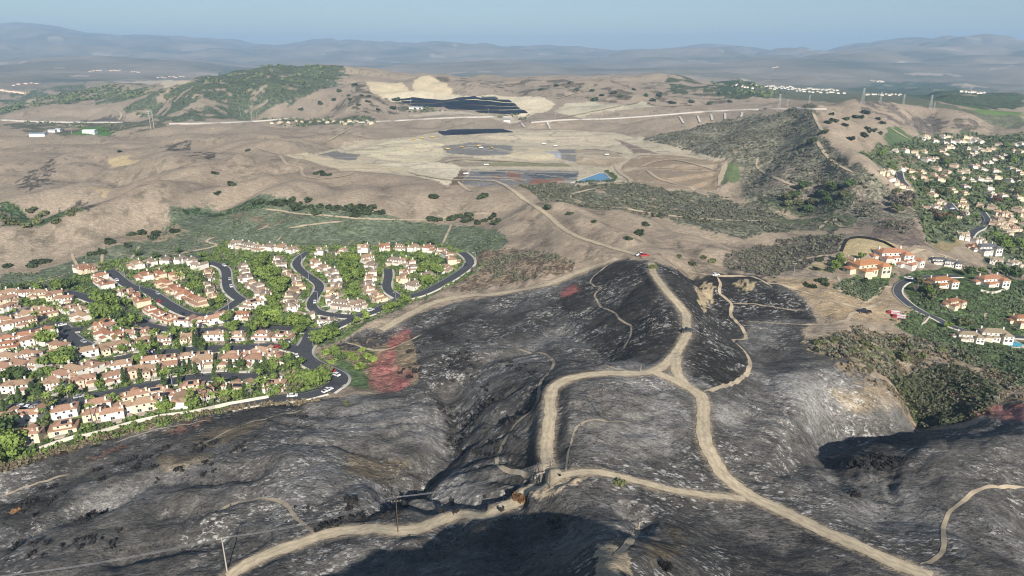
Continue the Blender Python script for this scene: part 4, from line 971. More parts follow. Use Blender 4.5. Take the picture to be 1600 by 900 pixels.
def house_pattern(kind, detail=2):
    root = link("house", None); wl = MB(); rf = MB(); ch = []; wins = []
    W = WALL["white"]; R = ROOF["tan"]; sk = -3.5
    def blk(x0, x1, y0, y1, z): wl.box(x0, x1, y0, y1, sk, z)
    if kind == 0:      # two storeys, hipped, garage wing to the front left, porch
        blk(-7, 7, -4, 5.2, 5.4); rf.hip(-7, 7, -4, 5.2, 5.5, 2.1)
        wl.box(-7.05, -.8, -8.2, -4.003, sk, 2.9); rf.hip(-7.05, -.8, -8.2, -3.6, 3.0, 1.5, axis=1, gable=True); gar = (-3.9, -8.2, 0)
        wl.box(1.2, 6.2, -6.0, -4.003, sk, 2.6); rf.hip(1.2, 6.2, -6.0, -3.6, 2.7, .8)
        wins = [(-4.5, -4, 3.6, 'f'), (-1, -4, 3.6, 'f'), (2.2, -4, 3.6, 'f'), (5, -4, 3.6, 'f'), (3.7, -6.0, .8, 'f'), (7, -1, 3.4, 'r'), (7, 2.5, .9, 'r'), (-7, 1, 3.4, 'l'), (-4, 5.2, 3.5, 'b'), (0, 5.2, 3.5, 'b'), (4, 5.2, 3.5, 'b')]
        big = [(-3, 5.2, .2, 'b'), (3, 5.2, .2, 'b')]; dr_ = (.2, -4, 0); ch = [(-4.5, 3.6, 8.4), (6.2, 1.0, 7.6)]; sp = (-1, 2.2)
    elif kind == 1:    # twin gables
        blk(-6.5, 6.5, -2.5, 5.0, 5.2); rf.hip(-6.5, 6.5, -2.5, 5.0, 5.3, 2.0, gable=True)
        wl.box(-6.45, -1.0, -7.2, -2.503, sk, 5.0); rf.hip(-6.45, -1.0, -7.2, -.5, 5.1, 1.5, axis=1, gable=True); wl.add([(-6.45, -7.2, 5.0), (-1.0, -7.2, 5.0), (-3.72, -7.2, 6.45)], [(0, 1, 2)])
        wl.box(1.0, 6.45, -6.0, -2.503, sk, 2.9); rf.hip(1.0, 6.45, -6.0, -2.2, 3.0, 1.2)
        for s_ in (-1, 1): wl.add([(s_ * 6.5, -2.5, 5.2), (s_ * 6.5, 5.0, 5.2), (s_ * 6.5, 1.25, 7.2)], [(0, 1, 2)] if s_ > 0 else [(1, 0, 2)])
        gar = (3.7, -6.0, 0); wins = [(-5, -7.2, 3.3, 'f'), (-2.4, -7.2, 3.3, 'f'), (-3.7, -7.2, .8, 'f'), (1.5, -2.5, 3.5, 'f'), (4.8, -2.5, 3.5, 'f'), (6.5, 0, 3.3, 'r'), (6.5, 3, .9, 'r'), (-6.5, 2, 3.3, 'l'), (-4, 5, 3.4, 'b'), (3.8, 5, 3.4, 'b')]
        big = [(0, 5, .2, 'b')]; dr_ = (.1, -2.5, 0); ch = [(6.0, 2.6, 8.0), (-6.1, 3.2, 7.8)]; sp = (1, 2.4)
    elif kind == 2:    # broad ground floor with set-back upper floor
        blk(-7.5, 7.5, -5.5, 5.5, 2.9); rf.hip(-7.5, 7.5, -5.5, 5.5, 3.0, 1.9)
        wl.box(-5.2, 4.6, -2.8, 4.6, 3.0, 5.6); rf.hip(-5.2, 4.6, -2.8, 4.6, 5.7, 1.8)
        gar = (-4.2, -5.5, 0); wins = [(-3.5, -2.8, 4.0, 'f'), (-.3, -2.8, 4.0, 'f'), (2.9, -2.8, 4.0, 'f'), (3, -5.5, .8, 'f'), (5.8, -5.5, .8, 'f'), (7.5, 0, .8, 'r'), (4.6, 1, 4.0, 'r'), (-7.5, 1, .8, 'l'), (-3, 4.6, 4.0, 'b'), (2, 4.6, 4.0, 'b')]
        big = [(-4, 5.5, .2, 'b'), (3, 5.5, .2, 'b')]; dr_ = (.4, -5.5, 0); ch = [(-5.0, 3.0, 7.9)]; sp = (0, 2.2)
    elif kind == 3:    # long two-storey with low front wings and central gable
        blk(-8, 8, -3.5, 4.2, 5.3); rf.hip(-8, 8, -3.5, 4.2, 5.4, 1.9)
        wl.box(2.3, 7.6, -7.2, -3.503, sk, 2.9); rf.hip(2.3, 7.6, -7.2, -3.2, 3.0, 1.3, axis=1)
        wl.box(-3.4, .6, -5.0, -3.503, sk, 5.6); rf.hip(-3.4, .6, -5.0, 0, 5.7, 1.2, axis=1, gable=True)
        gar = (5.0, -7.2, 0); wins = [(-6, -3.5, 3.5, 'f'), (-1.4, -5.0, 3.6, 'f'), (3.2, -3.5, 3.7, 'f'), (6, -3.5, 3.7, 'f'), (-6, -3.5, .8, 'f'), (8, .5, 3.3, 'r'), (-8, .5, 3.3, 'l'), (-5, 4.2, 3.4, 'b'), (-1, 4.2, 3.4, 'b'), (4, 4.2, 3.4, 'b')]
        big = [(-4, 4.2, .2, 'b'), (2, 4.2, .2, 'b')]; dr_ = (-1.4, -5.0, 0); ch = [(-7.4, 2.2, 7.9), (4.2, 3.0, 7.9)]; sp = (1.5, 1.9)
    else:              # mansion: several wings
        blk(-11, 11, -4.5, 6, 6.2); rf.hip(-11, 11, -4.5, 6, 6.3, 2.4)
        wl.box(-11.05, -4.5, -10.5, -4.503, sk, 3.4); rf.hip(-11.05, -4.5, -10.5, -4.1, 3.5, 1.7, axis=1)
        wl.box(4.5, 12.5, -9.5, -4.503, sk, 5.2); rf.hip(4.5, 12.5, -9.5, -4.0, 5.3, 2.0)
        wl.box(-3.0, 3.0, -7.5, -4.503, sk, 3.0); rf.hip(-3.0, 3.0, -7.5, -4.1, 3.1, 1.2)
        wl.box(-16, -11.003, -2, 5, sk, 3.2); rf.hip(-16, -10.6, -2, 5, 3.3, 1.6)
        gar = (-7.8, -10.5, 0); wins = [(-8, -4.5, 4.2, 'f'), (-4, -4.5, 4.2, 'f'), (0, -4.5, 4.2, 'f'), (3.4, -4.5, 4.2, 'f'), (6.4, -9.5, 3.2, 'f'), (10.5, -9.5, 3.2, 'f'), (-1.5, -7.5, .8, 'f'), (12.5, -7, 3.2, 'r'), (11, 0, 4, 'r'), (11, 4, 4, 'r'), (-16, 2, .9, 'l'), (-8, 6, 4.2, 'b'), (-3, 6, 4.2, 'b'), (3, 6, 4.2, 'b'), (8, 6, 4.2, 'b')]
        big = [(6.5, -9.5, .2, 'f'), (10.3, -9.5, .2, 'f'), (-6, 6, .2, 'b'), (0, 6, .2, 'b'), (6, 6, .2, 'b')]; dr_ = (1.2, -7.5, 0); ch = [(-9, 3, 9.2), (8.5, 2, 9.4)]; sp = (0, 3)
    wo = wl.build("wall", W, root); ro = rf.build("roof", R, root)
    for (x, y, z) in ch[: (2 if detail else 1)]:
        c = MB(); c.box(x - .5, x + .5, y - .5, y + .5, 4.5, z); c.box(x - .62, x + .62, y - .62, y + .62, z, z + .25); c.build("chimney", W, ro)
    if detail == 2:
        for (x, y, z, f) in wins: place("window", WINM, root, x, y, z, f)
        for (x, y, z, f) in big: place("patio_window", BIGWINM, root, x, y, z, f)
        place("garage_door", GARM, root, gar[0], gar[1], gar[2], 'f'); place("front_door", DOORM, root, *dr_, 'f')
        if kind < 4:
            d_ = MB(); d_.box(gar[0] - 2.7, gar[0] + 2.7, -12.5, gar[1] - .02, -.8, .06); d_.build("driveway", M_CONC, root)
            d_ = MB(); d_.box(dr_[0] - .7, dr_[0] + .7, -12.3, dr_[1] - .02, -.8, .05); d_.build("front_walk", M_CONC, root)
            yb = max(w_[1] for w_ in wins if w_[3] == 'b'); d_ = MB(); d_.box(-5, 4, yb + .02, yb + 4.5, -.8, .08); d_.build("patio", M_PAVE, root)
            c = MB(); c.box(-5.2, -4.2, yb - 2.2, yb - 1.6, 5.6, 6.9); c.build("roof_vent", W, ro)
    elif detail == 1:
        for (x, y, z, f) in wins[:4] + wins[-2:]: place("window", WINM, root, x, y, z, f)
        place("garage_door", GARM, root, gar[0], gar[1], gar[2], 'f')
    root["_h"] = 0
    del root["_h"]
    note(root); PROTOS.append(root); return root

HP = [[house_pattern(k, 2) for k in range(4)], [house_pattern(k, 1) for k in range(4)], [house_pattern(k, 0) for k in (0, 2)]]
MANSION = house_pattern(4, 2)

ROADPTS = np.vstack([RW[k][0][:, :2] for k in ASPHALT] )
HOUSES = []      # x, y, radius of everything already standing, for spacing gardens
def toward_road(x, y):
    d = (ROADPTS[:, 0] - x) ** 2 + (ROADPTS[:, 1] - y) ** 2; k = d.argmin()
    return math.atan2(ROADPTS[k, 1] - y, ROADPTS[k, 0] - x), math.sqrt(d[k]), k
NH = 0
def put_house(x, y, z, face, kind, detail, roof, wall, label, group, sc=1.0):
    global NH
    pro = HP[2 - detail][kind % len(HP[2 - detail])]
    o = put(pro, (x, y, z), face + math.pi / 2, sc, {"tan_tile": ROOF[roof], "white_stucco": WALL[wall]})
    if detail == 2 and hr.random() < .3:
        ang, yy, zz, hw = {0: (22.6, 3.4, 6.55, 2.6), 1: (27.0, 3.4, 6.25, 3.2), 2: (26.0, 3.0, 6.65, 1.7), 3: (23.5, 2.5, 6.35, 3.2)}[kind]
        q = link("solar_panel", PANELM, o); q.location = (hr.uniform(-1.5, 1.5), yy, zz + .12); q.rotation_euler = (-RAD(ang), 0, 0); q.scale = (hw / 3, 1, 1)
    tag(o, label, "house", group); HOUSES.append((x, y, 8.5 * sc)); NH += 1
    return o

ROWS = [ # where it stands | facing ('s' = nearest street, or a bearing in degrees) | roofs to draw from | walls | traced spots
 ("in the back row under the hillside", 's', "gt", "ww", "215 418 237 414 260 411 283 410 303 412 321 416"),
 ("in the row west of the loop", 's', "op", "wc", "127 423 141 426 157 434 167 441 179 447"),
 ("on the lawn inside the western loop", 's', "ot", "cw", "228 436 251 433 276 435 257 448"),
 ("in the descending row inside the loop", 's', "op", "wc", "273 456 283 462 293 466 302 472 312 477"),
 ("in the eastern column inside the loop", 's', "tg", "wc", "329 429 329 439 338 449 344 457 350 465"),
 ("in the row between loop and boulevard", 's', "op", "wc", "205 460 220 466 232 474 246 486 262 494 279 498 298 501 317 500 334 500 352 499 377 498"),
 ("below the bend of the western loop", 's', "tg", "w", "372 479 397 479 396 469"),
 ("in the column facing the tree belt", 's', "gt", "wc", "380 421 381 431 386 439 393 447 404 453 411 460"),
 ("in the topmost row under the hill", 's', "gt", "w", "371 386 391 388 405 392 421 390 440 391 457 394 501 396 534 396"),
 ("left of the serpentine street", 's', "gt", "wc", "436 409 440 418 448 426 460 433 471 440 468 450 460 459 456 468 465 482 484 495 519 500"),
 ("right of the serpentine street", 's', "gt", "wc", "492 416 507 423 521 430 523 440 519 452 517 462 521 474 534 480 551 483 566 484"),
 ("left of the short dead-end street", 's', "tg", "wc", "573 408 579 419 578 430 577 440 577 449 585 457 603 464"),
 ("in the row behind the oval lawn", 's', "ot", "wc", "569 392 601 390 625 390 646 391 670 392 690 396 704 401"),
 ("inside the eastern bend of the ring road", 's', "tg", "wc", "617 412 638 414 645 423 633 431 632 440 645 450 667 435 696 424 706 411"),
 ("in the top row at far left", 200, "pt", "wc", "2 466 19 463 41 463 63 464 87 466 100 473"),
 ("beside the far-left dead-end street", 's', "pt", "wc", "12 474 17 485 51 490 75 493 29 497"),
 ("left of the boulevard tree clump", 's', "pt", "w", "107 488 131 490 127 500"),
 ("on the far-left street's upper kerb", 's', "pt", "wc", "4 504 21 512 46 506"),
 ("on the far-left street's lower kerb", 's', "op", "w", "72 519 42 524 12 532 52 537 84 530 14 545"),
 ("right of the parked-car court", 's', "op", "wp", "150 514 166 518 159 530 187 529"),
 ("in the left block above the hedge", 160, "pt", "wc", "16 565 49 560 91 561 94 546 32 577 54 573 8 581"),
 ("on the second street's upper kerb", 's', "pt", "wc", "138 555 173 549 197 545 225 540 255 536 297 533 337 529 374 526 412 527 449 525"),
 ("behind the second street near the boulevard", 's', "op", "wc", "206 528 228 523"),
 ("on the second street's lower kerb", 's', "pt", "wc", "152 576 196 567 240 563 274 556 294 560 324 556 366 552 399 551 421 551 443 547"),
 ("on the front street's upper kerb", 's', "pt", "wp", "28 610 84 606 131 601 180 594 213 586 238 584 264 579 319 571 360 568 399 569 441 563"),
 ("by the left hedge between lower streets", 160, "pt", "wc", "99 592 118 585"),
 ("on the front street's lower kerb", 's', "pt", "wc", "12 653 53 649 105 643 157 631 207 620 245 610 301 605 367 609 429 601 472 594"),
 ("in the front row above the burn", 's', "pt", "wc", "44 686 101 672 149 652 177 651 206 640 228 637 262 626 284 632 320 622 377 612 428 610"),
]
RN = {"g": "grey-brown", "t": "tan", "o": "terracotta", "p": "dusty pink", "r": "orange", "s": "slate grey", "n": "sand"}
WN = {"w": "white", "c": "cream", "p": "peach"}
hr = random.Random(5)
ROW_CENTRES = []
for ri, (where, face, rc, wc, sp) in enumerate(ROWS):
    pp = pts(sp); order = sorted(range(len(pp)), key=lambda i: pp[i, 0]); W3 = hit(pp, Z)
    for q_, i in enumerate(order):
        x, y, z = W3[i]
        a, d, k = toward_road(x, y)
        if face == 's':
            fa = a
            k2 = min(max(k, 1), len(ROADPTS) - 2); tv = ROADPTS[k2 + 1] - ROADPTS[k2 - 1]
            if np.hypot(*tv) < 12:
                ta = math.atan2(tv[1], tv[0]); c1, c2 = ta + math.pi / 2, ta - math.pi / 2
                fa = c1 if math.cos(c1 - a) > math.cos(c2 - a) else c2
            if d < 13: x -= math.cos(a) * (13 - d); y -= math.sin(a) * (13 - d)
        else: fa = RAD(face) + math.pi / 2
        fa += hr.uniform(-.06, .06)
        roof = RN[rc[0] if hr.random() < .62 else rc[-1]]; wall = WN[wc[0] if hr.random() < .7 else wc[-1]]
        dist = math.hypot(x, y); det = 2 if dist < 470 else 1
        gz_ = float(ground(x, y))
        lab = "%s-roofed %s house, %s from the left %s" % (roof, wall, ORD[q_], where)
        put_house(x, y, gz_ + .1, fa, hr.randrange(4), det, roof, wall, lab, "houses " + where, hr.uniform(.67, .79) if dist < 470 else hr.uniform(.66, .78))
        ROW_CENTRES.append((x, y, where))
# solar panels on some of the nearer roofs, each a part of its house
# ---- valley town on the right
TOWN = [
 ("round the dark cul-de-sac below the ridge", "nt", "cw", "1379 272 1390 269 1406 266 1415 267 1424 271 1438 271 1390 281 1397 287 1407 292 1419 297 1423 280"),
 ("in the upper terrace of the valley", "nt", "cp", "1462 266 1479 271 1490 261 1450 286 1466 283 1458 275 1440 279 1474 278"),
 ("in the right half of the valley", "nt", "cw", "1504 281 1517 284 1530 283 1544 283 1556 279 1577 284 1589 282 1507 294 1506 304 1544 296 1547 305 1565 308 1581 302 1552 312 1590 312"),
 ("in the lower left valley estate", "nt", "cw", "1458 302 1456 307 1486 300 1467 319 1461 326 1446 329 1504 315 1504 324 1506 334 1494 340"),
 ("beside the winding valley road", "nt", "cp", "1531 323 1549 327 1590 331 1557 335 1570 338 1564 346 1552 352 1561 353 1573 353 1566 360 1585 360 1573 366 1592 329 1597 338 1558 345 1580 346"),
 ("on the slope under the far vineyard", "nt", "cw", "1398 237 1413 237 1429 240 1430 245 1442 238 1446 252 1454 251 1462 251"),
 ("in the terrace between two tree belts", "nt", "wc", "1469 239 1475 236 1480 232 1485 231 1474 243 1510 246 1517 243 1523 240 1513 234 1526 235 1536 237 1544 236 1552 234 1538 257 1545 255 1553 251 1560 248 1568 245"),
 ("at the foot of the right hills", "nt", "wc", "1440 217 1446 215 1472 215 1482 215 1459 222 1475 225 1486 224 1496 223 1504 222 1513 223 1521 222 1530 223 1508 216 1516 217 1524 219 1560 228 1584 228 1594 227 1584 238 1594 239"),
 ("beside the long pale valley street", "nt", "cw", "1555 269 1579 266 1587 269 1594 273 1520 263 1527 262 1535 267 1508 270 1500 271"),
 ("alone among dark trees below the estate", "nt", "wc", "1504 372 1528 379 1556 412 1583 416"),
]
for ri, (where, rc, wc, sp) in enumerate(TOWN):
    pp = pts(sp); order = sorted(range(len(pp)), key=lambda i: pp[i, 0]); W3 = hit(pp, Z); base = hr.uniform(-.5, .5)
    for q_, i in enumerate(order):
        x, y, z = W3[i]; dist = math.hypot(x, y)
        roof = RN[hr.choice(rc)]; wall = WN[hr.choice(wc)]
        lab = "%s-roofed %s house, %s from the left %s" % (roof, wall, ORD[q_], where)
        if dist < 900:
            put_house(x, y, float(ground(x, y)) + .3, -math.pi / 2 + base + hr.uniform(-.6, .6), hr.randrange(4), 1, roof, wall, lab, "houses " + where, hr.uniform(.56, .72))
        else:
            put_house(x, y, float(ground(x, y)) + .3, base + hr.uniform(-.6, .6), hr.randrange(2), 0, roof, wall, lab, "houses " + where, hr.uniform(.6, .75))
        ROW_CENTRES.append((x, y, where))
def mansion(u, v, face, roof, wall, label, sc=1.0):
    x, y, z = hit([(u, v)], Z)[0]
    o = put(MANSION, (x, y, float(ground(x, y)) + .3), RAD(face), sc, {"tan_tile": ROOF[roof], "white_stucco": WALL[wall]})
    o.name = "mansion"; tag(o, label, "mansion"); HOUSES.append((x, y, 15 * sc)); return o
mansion(1353, 424, 18, "orange", "cream", "sprawling cream mansion with orange tile roofs above the hedge-covered slope", 1.0)
mansion(1331, 412, -60, "tan", "cream", "small cream guest house with tan roof tucked in trees behind the orange-roofed mansion", .5)
mansion(1391, 405, 8, "terracotta", "white", "long white mansion with terracotta roof under the bare tan pad", .95)
mansion(1419, 414, 30, "terracotta", "white", "white mansion wing with terracotta roof and bright gable beside the grey buildings", .72)
mansion(1468, 446, 14, "orange", "white", "white two-storey mansion with orange roof right of the curving black road", .72)
mansion(1545, 444, 12, "terracotta", "white", "white mansion with terracotta roof and walled terrace at right", .78)
mansion(1488, 477, 25, "terracotta", "cream", "half-hidden villa with terracotta roof among brown shrubs below the mansion", .52)
mansion(1596, 504, 8, "terracotta", "cream", "terracotta-roofed villa cut off by the right edge of the view", .6)
mansion(1511, 530, -8, "sand", "white", "low white house with sand-coloured roof, left one of the pair by the turquoise pool", .55)
mansion(1550, 528, -8, "sand", "white", "white house with sand-coloured roof and dark drive next to the turquoise pool", .68)
mansion(1539, 393, 10, "slate grey", "white", "modern white house with grey flat roofs under the red-tiled villa at right", .8)
mansion(1467, 411, -10, "slate grey", "white", "grey-roofed white building, left one of two beside the gravel yard", .5)
mansion(1484, 415, -14, "slate grey", "white", "grey-roofed white building, right one of two beside the gravel yard", .5)
mansion(1524, 388, 10, "terracotta", "cream", "low red-tiled villa just above the modern white house", .5)
# ------------------------------------------------------------------ vegetation
def leaf_mat(name, col, var=.35, objvar=.22):
    m = newmat(name, col, .85, var, .9, .12, objvar=objvar); return m
LEAF = {"mid": leaf_mat("leaf_mid_green", (0.135, 0.190, 0.050)), "dark": leaf_mat("leaf_dark_green", (0.075, 0.112, 0.042)), "bright": leaf_mat("leaf_bright_green", (0.175, 0.235, 0.058)), "olive": leaf_mat("leaf_olive", (0.12, 0.13, 0.06)),
        "oak": leaf_mat("leaf_oak", (0.050, 0.066, 0.034)), "grey": leaf_mat("leaf_grey", (0.14, 0.125, 0.10)), "rust": leaf_mat("leaf_rust", (0.15, 0.085, 0.055)), "yellow": leaf_mat("leaf_yellow", (0.24, 0.22, 0.04)), "char": leaf_mat("charred_twigs", (0.022, 0.020, 0.019)), "scorch": leaf_mat("scorched_leaf", (0.20, 0.115, 0.055))}
M_BARK = newmat("bark", (0.13, 0.10, 0.075), .95, .2, 3)
def leaf_np(r_, n, rx, rz, zc, size, lobes=5, shape='round'):
    """leaf clumps spread through an uneven crown; returns vertices and triangles"""
    lc = r_.normal(0, .42, (lobes, 3)) * np.array([rx, rx, rz * .8]); lr = r_.uniform(.45, .75, lobes)
    k = r_.randint(0, lobes, n); d = r_.normal(0, 1, (n, 3)); d /= np.linalg.norm(d, axis=1)[:, None]
    rad = lr[k] * r_.uniform(.55, 1.0, n) ** .5
    c = lc[k] + d * rad[:, None] * np.array([rx, rx, rz])
    if shape == 'dome': c[:, 2] = np.abs(c[:, 2]) * 1.1 - rz * .1
    if shape == 'column':
        h = r_.uniform(0, 1, n) ** .8; a = r_.uniform(0, 6.283, n); q = rx * (1 - h ** 2.2) * r_.uniform(.5, 1, n); c = np.stack([np.cos(a) * q, np.sin(a) * q, (h * 2 - 1) * rz], 1)
    c[:, 2] += zc
    s = size * r_.uniform(.6, 1.3, n)
    u = r_.normal(0, 1, (n, 3)); u /= np.linalg.norm(u, axis=1)[:, None]; nrm = d * .6 + r_.normal(0, .5, (n, 3)) + np.array([0, 0, .35])
    v = np.cross(nrm, u); v /= np.linalg.norm(v, axis=1)[:, None] + 1e-9; u = np.cross(v, nrm); u /= np.linalg.norm(u, axis=1)[:, None] + 1e-9
    V = np.stack([c - u * s[:, None] - v * s[:, None] * .5, c + u * s[:, None] - v * s[:, None] * .6, c + u * s[:, None] * .4 + v * s[:, None], c - u * s[:, None] * .8 + v * s[:, None] * .7], 1).reshape(-1, 3)
    F = np.arange(4 * n).reshape(n, 4); return V, F
def trunk(h, r0, r1, limbs, seed, rx):
    b = MB(); rg = random.Random(seed)
    def tube(p, q, ra, rb):
        p = Vector(p); q = Vector(q); ax = (q - p).normalized(); s_ = ax.orthogonal().normalized(); t_ = ax.cross(s_); V = []
        for (c, r_) in ((p, ra), (q, rb)):
            for i in range(5): a = i * 2 * math.pi / 5; V.append(c + s_ * r_ * math.cos(a) + t_ * r_ * math.sin(a))
        b.add(V, [(i, (i + 1) % 5, 5 + (i + 1) % 5, 5 + i) for i in range(5)])
    top = (rg.uniform(-.2, .2), rg.uniform(-.2, .2), h); tube((0, 0, -1.2), top, r0, r1)
    for i in range(limbs):
        a = i * 2 * math.pi / limbs + rg.uniform(-.4, .4); tube(top, (top[0] + math.cos(a) * rx * .55, top[1] + math.sin(a) * rx * .55, h + rg.uniform(.8, 1.8) * rx * .35), r1 * .8, r1 * .25)
    return b
def tree_pattern(seed, name, rx, rz, zc, n, size, th_, leaf, lobes=6, shape='round', part='crown'):
    r_ = np.random.RandomState(seed); root = link(name, None)
    trunk(th_, .12 * rx ** .6, .07 * rx ** .6, 4 if shape != 'column' else 0, seed, rx).build("trunk", M_BARK, root)
    V, F = leaf_np(r_, n, rx, rz, zc, size, lobes, shape)
    mesh_np(part, V, F, leaf, False, root); note(root); PROTOS.append(root); return root
def palm_pattern(seed, h, fr=13):
    rg = random.Random(seed); root = link("palm_tree", None); t = MB()
    for i in range(3):
        pass
    trunk(h, .22, .15, 0, seed, 1).build("trunk", M_BARK, root)
    b = MB()
    for i in range(fr):
        a = i * 2.4 + rg.uniform(-.2, .2); e = rg.uniform(-.35, .9); L_ = rg.uniform(2.2, 2.9); p = Vector((0, 0, h)); w = .18; pr = None
        for k in range(4):
            dvec = Vector((math.cos(a) * math.cos(e), math.sin(a) * math.cos(e), math.sin(e))); s_ = Vector((-math.sin(a), math.cos(a), 0)); ww = (.25, .5, .42, .06)[k]
            cur = [p - s_ * ww, p + Vector((0, 0, .12)), p + s_ * ww]
            if pr: b.add(pr + cur, [(0, 1, 4, 3), (1, 2, 5, 4)])
            pr = cur; p = p + dvec * L_ / 3; e -= .42
    b.build("fronds", LEAF["bright"], root); note(root); PROTOS.append(root); return root
def bush_pattern(seed, n, leaf, size=.75, name="bush"):
    r_ = np.random.RandomState(seed); V, F = leaf_np(r_, n, 1.9, 1.4, .6, size, 6, 'dome')
    o = mesh_np(name, V, F, leaf); PROTOS.append(o); return o
TP = [tree_pattern(31 + i, "tree", 3.1, 2.5, 4.6, 330, .62, 2.6, LEAF["mid"], 6 + i % 3) for i in range(4)]
TBIG = [tree_pattern(51 + i, "tree", 5.4, 4.2, 7.0, 560, .85, 4.0, LEAF["mid"], 9) for i in range(2)]
CYP = [tree_pattern(61 + i, "cypress", 1.25, 3.6, 4.0, 240, .5, 1.2, LEAF["dark"], 3, 'column') for i in range(2)]
PALM = [palm_pattern(71, 7.5), palm_pattern(72, 9.5), palm_pattern(73, 6.0, 11)]
BUSH = [bush_pattern(81 + i, 150, LEAF["dark"]) for i in range(3)]

ROADW = np.vstack([np.hstack([RW[k][0][:, :2], np.full((len(RW[k][0]), 1), RW[k][1] / 2)]) for k in list(ASPHALT) + list(DIRT)])
def clear_of(x, y, rad, roads=True):
    for hx, hy, hr_ in HOUSES:
        if (hx - x) ** 2 + (hy - y) ** 2 < (hr_ + rad) ** 2: return False
    if roads:
        d = np.sqrt((ROADW[:, 0] - x) ** 2 + (ROADW[:, 1] - y) ** 2) - ROADW[:, 2]
        if d.min() < rad * .6 + .6: return False
    return True
TREES = []
TNAME = {"oak": "dark", "mid": "mid-green", "dark": "dark green", "bright": "bright green", "olive": "olive green", "grey": "grey-leaved", "rust": "rust-brown", "yellow": "yellow-green", "scorch": "scorched orange"}
trng = random.Random(21)
def plant(x, y, kind, leaf, sc, label, group, cat=None):
    z = float(ground(x, y))
    if kind == "palm": o = put(trng.choice(PALM), (x, y, z), trng.uniform(0, 6.28), sc); cat = "palm"
    elif kind == "cypress": o = put(trng.choice(CYP), (x, y, z), trng.uniform(0, 6.28), sc); cat = "cypress"
    elif kind == "big": o = put(trng.choice(TBIG), (x, y, z), trng.uniform(0, 6.28), sc, {"leaf_mid_green": LEAF[leaf]}); cat = "tree"
    elif kind == "tree": o = put(trng.choice(TP), (x, y, z), trng.uniform(0, 6.28), (sc * trng.uniform(.85, 1.1), sc * trng.uniform(.85, 1.1), sc * trng.uniform(.85, 1.15)), {"leaf_mid_green": LEAF[leaf]}); cat = "tree"
    else: o = put(trng.choice(BUSH), (x, y, z), trng.uniform(0, 6.28), (sc * trng.uniform(.8, 1.2), sc * trng.uniform(.8, 1.2), sc * trng.uniform(.7, 1.1)), {"leaf_dark_green": LEAF[leaf]}); o.name = "bush"; cat = "bush"
    tag(o, label, cat, group); TREES.append((x, y, 3 * sc)); return o
def spots_in(s, n, rad, tries=30):
    """random spots inside an outline of the survey, clear of houses, streets and each other"""
    w = world_poly(s); lo = w.min(0); hi = w.max(0); out = []
    for _ in range(n * tries):
        if len(out) >= n: break
        x, y = trng.uniform(lo[0], hi[0]), trng.uniform(lo[1], hi[1])
        if not inside(np.array([x]), np.array([y]), w)[0]: continue
        if any((a - x) ** 2 + (b - y) ** 2 < (rad * 1.5) ** 2 for a, b in out): continue
        if not clear_of(x, y, rad * .55): continue
        out.append((x, y))
    return out
NTREE = [0]; LATER = []
